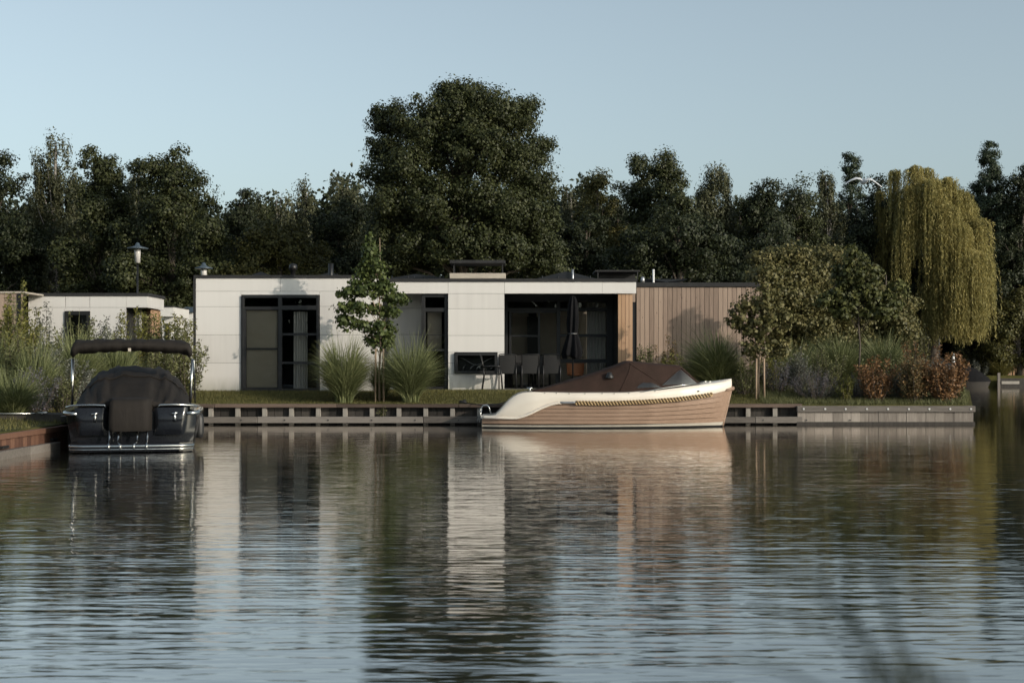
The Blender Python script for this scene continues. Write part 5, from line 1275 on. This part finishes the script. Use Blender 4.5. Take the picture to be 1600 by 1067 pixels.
# ------------------------------------------------------------------ gull
def gull():
    Y=53; t=None; c=at(1350,284,Y); s=Y/F
    m=MB(c); 
    # body lathe along view-diagonal, wings as curved thin shells joined to the body
    rows=[]
    for q,r_ in ((0,.005),(.06,.04),(.15,.075),(.35,.11),(.6,.10),(.8,.06),(.92,.04),(1,.012)):
        ax=-.22+.46*q; rows.append([(c.x+ax*.45,c.y-ax*.9,c.z+.02*math.sin(q*3)+r_*math.sin(a)) if False else (c.x+ax*.35+r_*math.cos(a)*.9,c.y-ax*.94+r_*math.cos(a)*.35,c.z+r_*math.sin(a)) for a in np.linspace(0,2*math.pi,12,endpoint=False)])
    m.grid(rows,True,True)
    for sg in (-1,1):
        prof=[(0,.03,.17),(.14,.13,.17),(.30,.155,.15),(.48,.08,.11),(.62,-.02,.06),(.70,-.08,.015)] if sg<0 else [(0,.03,.17),(.13,.13,.17),(.28,.10,.15),(.45,-.02,.11),(.58,-.13,.06),(.66,-.20,.015)]
        top=[];mid=[];bot=[]
        for d,h,ch in prof:
            x=c.x+sg*d; z=c.z+h
            top.append((x,c.y-ch*.6,z-ch*.42)); mid.append((x,c.y,z+.012)); bot.append((x+sg*.03,c.y+ch*.6,z-.0))
        m.grid([top,mid,bot],True); m.grid([[(p[0],p[1],p[2]-.012) for p in top],[(p[0],p[1],p[2]-.018) for p in mid],[(p[0],p[1],p[2]-.006) for p in bot]],True)
    tp=(c.x-.22*.35,c.y+.22*.94,c.z)
    m.poly([(tp[0]-.02,tp[1]-.05,tp[2]+.012),(tp[0]+.02,tp[1]-.05,tp[2]+.012),(tp[0]+.05,tp[1]+.14,tp[2]+.005),(tp[0]-.06,tp[1]+.13,tp[2]+.005)])
    o=m.build('gull',M['gull']); tag(o,'white gull gliding with spread wings in front of the treetops, left of the willow','bird')
gull()
# ------------------------------------------------------------------ far shore on the right
def far_shore():
    Y=104.0
    org=(X_(1478,Y),Y,.5); t=empty('pavilion',org,'flat dark lean-to roof on pale posts across the water under the willow','shelter')
    m=MB(org); m.box(X_(1413,Y),X_(1480,Y),Y,Y+3,Z_(529,Y),Z_(526,Y)); m.box(X_(1480,Y)+.01,X_(1541,Y),Y-.2,Y+3,Z_(527.5,Y),Z_(523.5,Y)); m.build('roof',M['bluegrey'],t)
    for px in (1416,1467,1536):
        m=MB(org); m.box(X_(px,Y),X_(px+2.5,Y),Y+.1,Y+.22,.4,Z_(529.1,Y)); m.build('post',M['galv'],t)
    m=MB(org); m.box(X_(1414,Y),X_(1540,Y),Y+2.8,Y+2.9,.4,Z_(532,Y)); m.build('back_wall',M['black'],t)
    def dboat(px0,px1,ptop,pbot,Y,label,mt,hullmt):
        x0,x1=X_(px0,Y),X_(px1,Y); z1=Z_(ptop,Y); L_=x1-x0; org=(x0+L_/2,Y,0); t=empty('covered_boat',org,label,'boat')
        m=MB(org); rows=[]
        for z,g in ((-.2,.80),(.1,.9),(.42,1.0)):
            rows.append([(x0+L_/2+L_/2*g*math.cos(a)*(1 if math.cos(a)>0 else 1),Y+.95*math.sin(a)*g,z) for a in np.linspace(0,2*math.pi,28,endpoint=False)])
        m.grid(rows,True,True); m.build('hull',M[hullmt],t)
        m=MB(org); rows=[]
        for q in np.linspace(0,1,16):
            x=x0+L_*q; h=.48+(z1-.5)*interp(q,[(0,.5),(.15,.95),(.3,1),(.6,.72),(.85,.35),(1,.05)]); w_=.95*math.sqrt(max(0.02,1-(2*q-1)**2))
            rows.append([(x,Y+w_*math.cos(a),.40+(h-.40)*math.sin(a)**.8) for a in np.linspace(0,math.pi,11)])
        m.grid(rows,True); m.build('cover',M[mt],t)
    dboat(1484,1547,567,603,97.0,'boat under a dark blue-black cover on the far water, nearest of the far boats','umb','quay_dark')
    dboat(1440,1515,553,590,99.0,'larger dark covered boat behind the nearest far boat','black','black')
    Y=100.0
    t=empty('timber_quay',(X_(1580,Y),Y,0),'dark low quay with a pale plank at the right edge across the water','quay'); org=(X_(1580,Y),Y,0)
    m=MB(org); m.box(X_(1546,Y),X_(1680,Y),Y-1.9,Y-1.8,-.3,.62); m.build('boards',M['quay_dark'],t)
    m=MB(org); m.box(X_(1550,Y),X_(1577,Y),Y-1.98,Y-1.91,.22,.42); m.build('fender_plank',M['quay_light'],t)
    m=MB(org); m.box(X_(1543,Y),X_(1547,Y),Y-2.1,Y-1.95,-.3,1.0); m.build('mooring_post',M['quay'],t)
    Y=106.0; org=(X_(1592,Y),Y,.5)
    t=empty('garden_hut',org,'small beige hut with a dark doorway at the right edge','hut')
    m=MB(org); m.box(X_(1575,Y),X_(1580,Y),Y,Y+.1,.5,Z_(530,Y)); m.box(X_(1580,Y),X_(1640,Y),Y,Y+.1,Z_(537,Y),Z_(530,Y)); m.box(X_(1594,Y),X_(1640,Y),Y,Y+.1,.5,Z_(537.1,Y)); m.build('wall',M['beige'],t)
    m=MB(org); a=X_(1570,Y); m.poly([(a,Y-.3,Z_(531,Y)),(a+5,Y-.3,Z_(520,Y)),(a+5,Y+3,Z_(520,Y)),(a,Y+3,Z_(531,Y))]); m.poly([(a,Y-.3,Z_(531,Y)-.15),(a,Y+3,Z_(531,Y)-.15),(a+5,Y+3,Z_(520,Y)-.15),(a+5,Y-.3,Z_(520,Y)-.15)]); m.poly([(a,Y-.3,Z_(531,Y)-.15),(a+5,Y-.3,Z_(520,Y)-.15),(a+5,Y-.3,Z_(520,Y)),(a,Y-.3,Z_(531,Y))]); m.build('roof',M['quay_red'],t)
    m=MB(org); m.box(X_(1575,Y),X_(1640,Y),Y+1.5,Y+1.6,.5,Z_(532,Y)); m.build('dark_interior',M['black'],t)
    # picket fence pieces
    Y=103; org=(X_(1575,Y),Y,.5); t=empty('picket_fence',org,'short brown wooden fence left of the beige hut','fence')
    for k in range(12):
        m=MB(org); px=1558+k*4.2; m.box(X_(px,Y),X_(px+2.2,Y),Y,Y+.05,.5,Z_(556-(k%3),Y)); m.build('picket',M['clad_warm'],t)
    grass_clump(1562,600,99.5,2.0,1.4,700,'yellow reed clump on the far right shore above the dark quay','grass clump','misc_y',51,None,.5,.03)
    shrub(1505,101.5,2.9,1.5,26,2600,.16,'round green bush under the lean-to roof across the water','shrub',71,zb=.5)
    shrub(1525,99.5,1.7,1.0,18,1400,.15,'greyish low bush right of the far lean-to','silver',72,zb=.5)
    # small statue like white figure : furled flag on a stick
    Y=96.4; x=X_(1489.5,Y); t=empty('furled_flag',(x,Y,.45),'thin red and white furled flag standing at the far covered boat','flag'); m=MB((x,Y,.45))
    m.tube([(x,Y,.45),(x,Y,Z_(552,Y))],.03,6); m.build('pole',M['quay'],t)
    m=MB((x,Y,.45)); m.tube([(x,Y,Z_(566,Y)),(x,Y,Z_(560,Y)),(x+.02,Y,Z_(553,Y))],[.13,.10,.05],8); m.build('cloth',M['white'],t)
far_shore()
# ------------------------------------------------------------------ blurred reeds close to the camera
def reeds():
    rng=np.random.default_rng(12)
    t=empty('reed',(.22,.5,.3),'out of focus reed with arching blades close to the camera at the lower right','reed'); org=(.22,.5,.3)
    B=[[(1440,1300),(1415,1067),(1392,960),(1372,890),(1356,850)],[(1480,1300),(1408,1085),(1330,980),(1260,920),(1190,880)],[(1520,1300),(1395,1100),(1310,1000),(1240,962),(1180,940)],[(1560,1300),(1410,1090),(1350,990),(1300,930),(1262,885)],[(1405,1210),(1340,1120),(1250,1060),(1160,1030),(1085,1040)]]
    for k,b in enumerate(B):
        m=MB(org); Yb=.72+.04*k; P_=[at(px,py,Yb+.012*i) for i,(px,py) in enumerate(b)]; P_=[Vector((.28+.02*k,Yb,.35))]+P_
        Q=[]
        for i in range(len(P_)-1):
            for q in np.linspace(0,1,6)[:-1]:
                p0=P_[max(i-1,0)];p1=P_[i];p2=P_[i+1];p3=P_[min(i+2,len(P_)-1)]
                Q.append(.5*((2*p1)+(p2-p0)*q+(2*p0-5*p1+4*p2-p3)*q*q+(3*p1-p0-3*p2+p3)*q**3))
        Q.append(P_[-1]); n=len(Q); w_=[(.0030 if k<2 else .0021)*(1-.75*(i/(n-1))**2) for i in range(n)]
        m.grid([[ (p.x-w,p.y,p.z) for p,w in zip(Q,w_)],[(p.x,p.y+.002,p.z-.0015) for p in Q],[(p.x+w*.7,p.y,p.z+w*.7) for p,w in zip(Q,w_)]],True)
        m.build('blade',L['reed'],t)
reeds()
shrub(598,QY-.02,.42,.16,6,160,.05,'small weed growing out of the quay below the young staked tree','shrub',91,cat='weed',name='quay_weed',zb=.12)
shrub(1108,QY+.3,.3,.2,8,240,.04,'small weed tuft on the quay edge behind the tender bow','shrub',92,cat='weed',name='quay_weed',zb=.5)
# lawn and border greens
def lawn():
    rng=np.random.default_rng(3)
    def blades(N,xs,ys,h,name,mt,clip=None):
        x=rng.uniform(*xs,N); y=rng.uniform(*ys,N)
        if clip is not None: k=clip(x,y); x=x[k]; y=y[k]; 
        n=len(x); z=np.array([gz(a,b) for a,b in zip(x,y)]); hh=h*rng.uniform(.4,1.2,n); a=rng.uniform(0,6.28,n); le=rng.normal(size=(n,2))*.4*hh[:,None]; w_=.006
        A=np.stack([x-w_*np.cos(a),y-w_*np.sin(a),z-.01],1); B=np.stack([x+w_*np.cos(a),y+w_*np.sin(a),z-.01],1); T=np.stack([x+le[:,0],y+le[:,1],z+hh],1)
        v=np.stack([A,B,T],1).reshape(-1,3); f=np.arange(n*3).reshape(n,3)
        tag(np_mesh(name,v,f,L[mt]),kind='stuff')
    blades(70000,(-9.5,8.5),(36.32,39.6),.055,'lawn_grass','lawn')
    blades(26000,(6.5,12.2),(36.3,41),.16,'border_grass','shrub',lambda x,y: x<11.6+(y-36.1)*.29)
    blades(16000,(-14,-8.35),(19,34),.10,'bank_grass','lawn',lambda x,y: x<LBX-.1-np.maximum(0,y-26.5)*.27)
lawn()
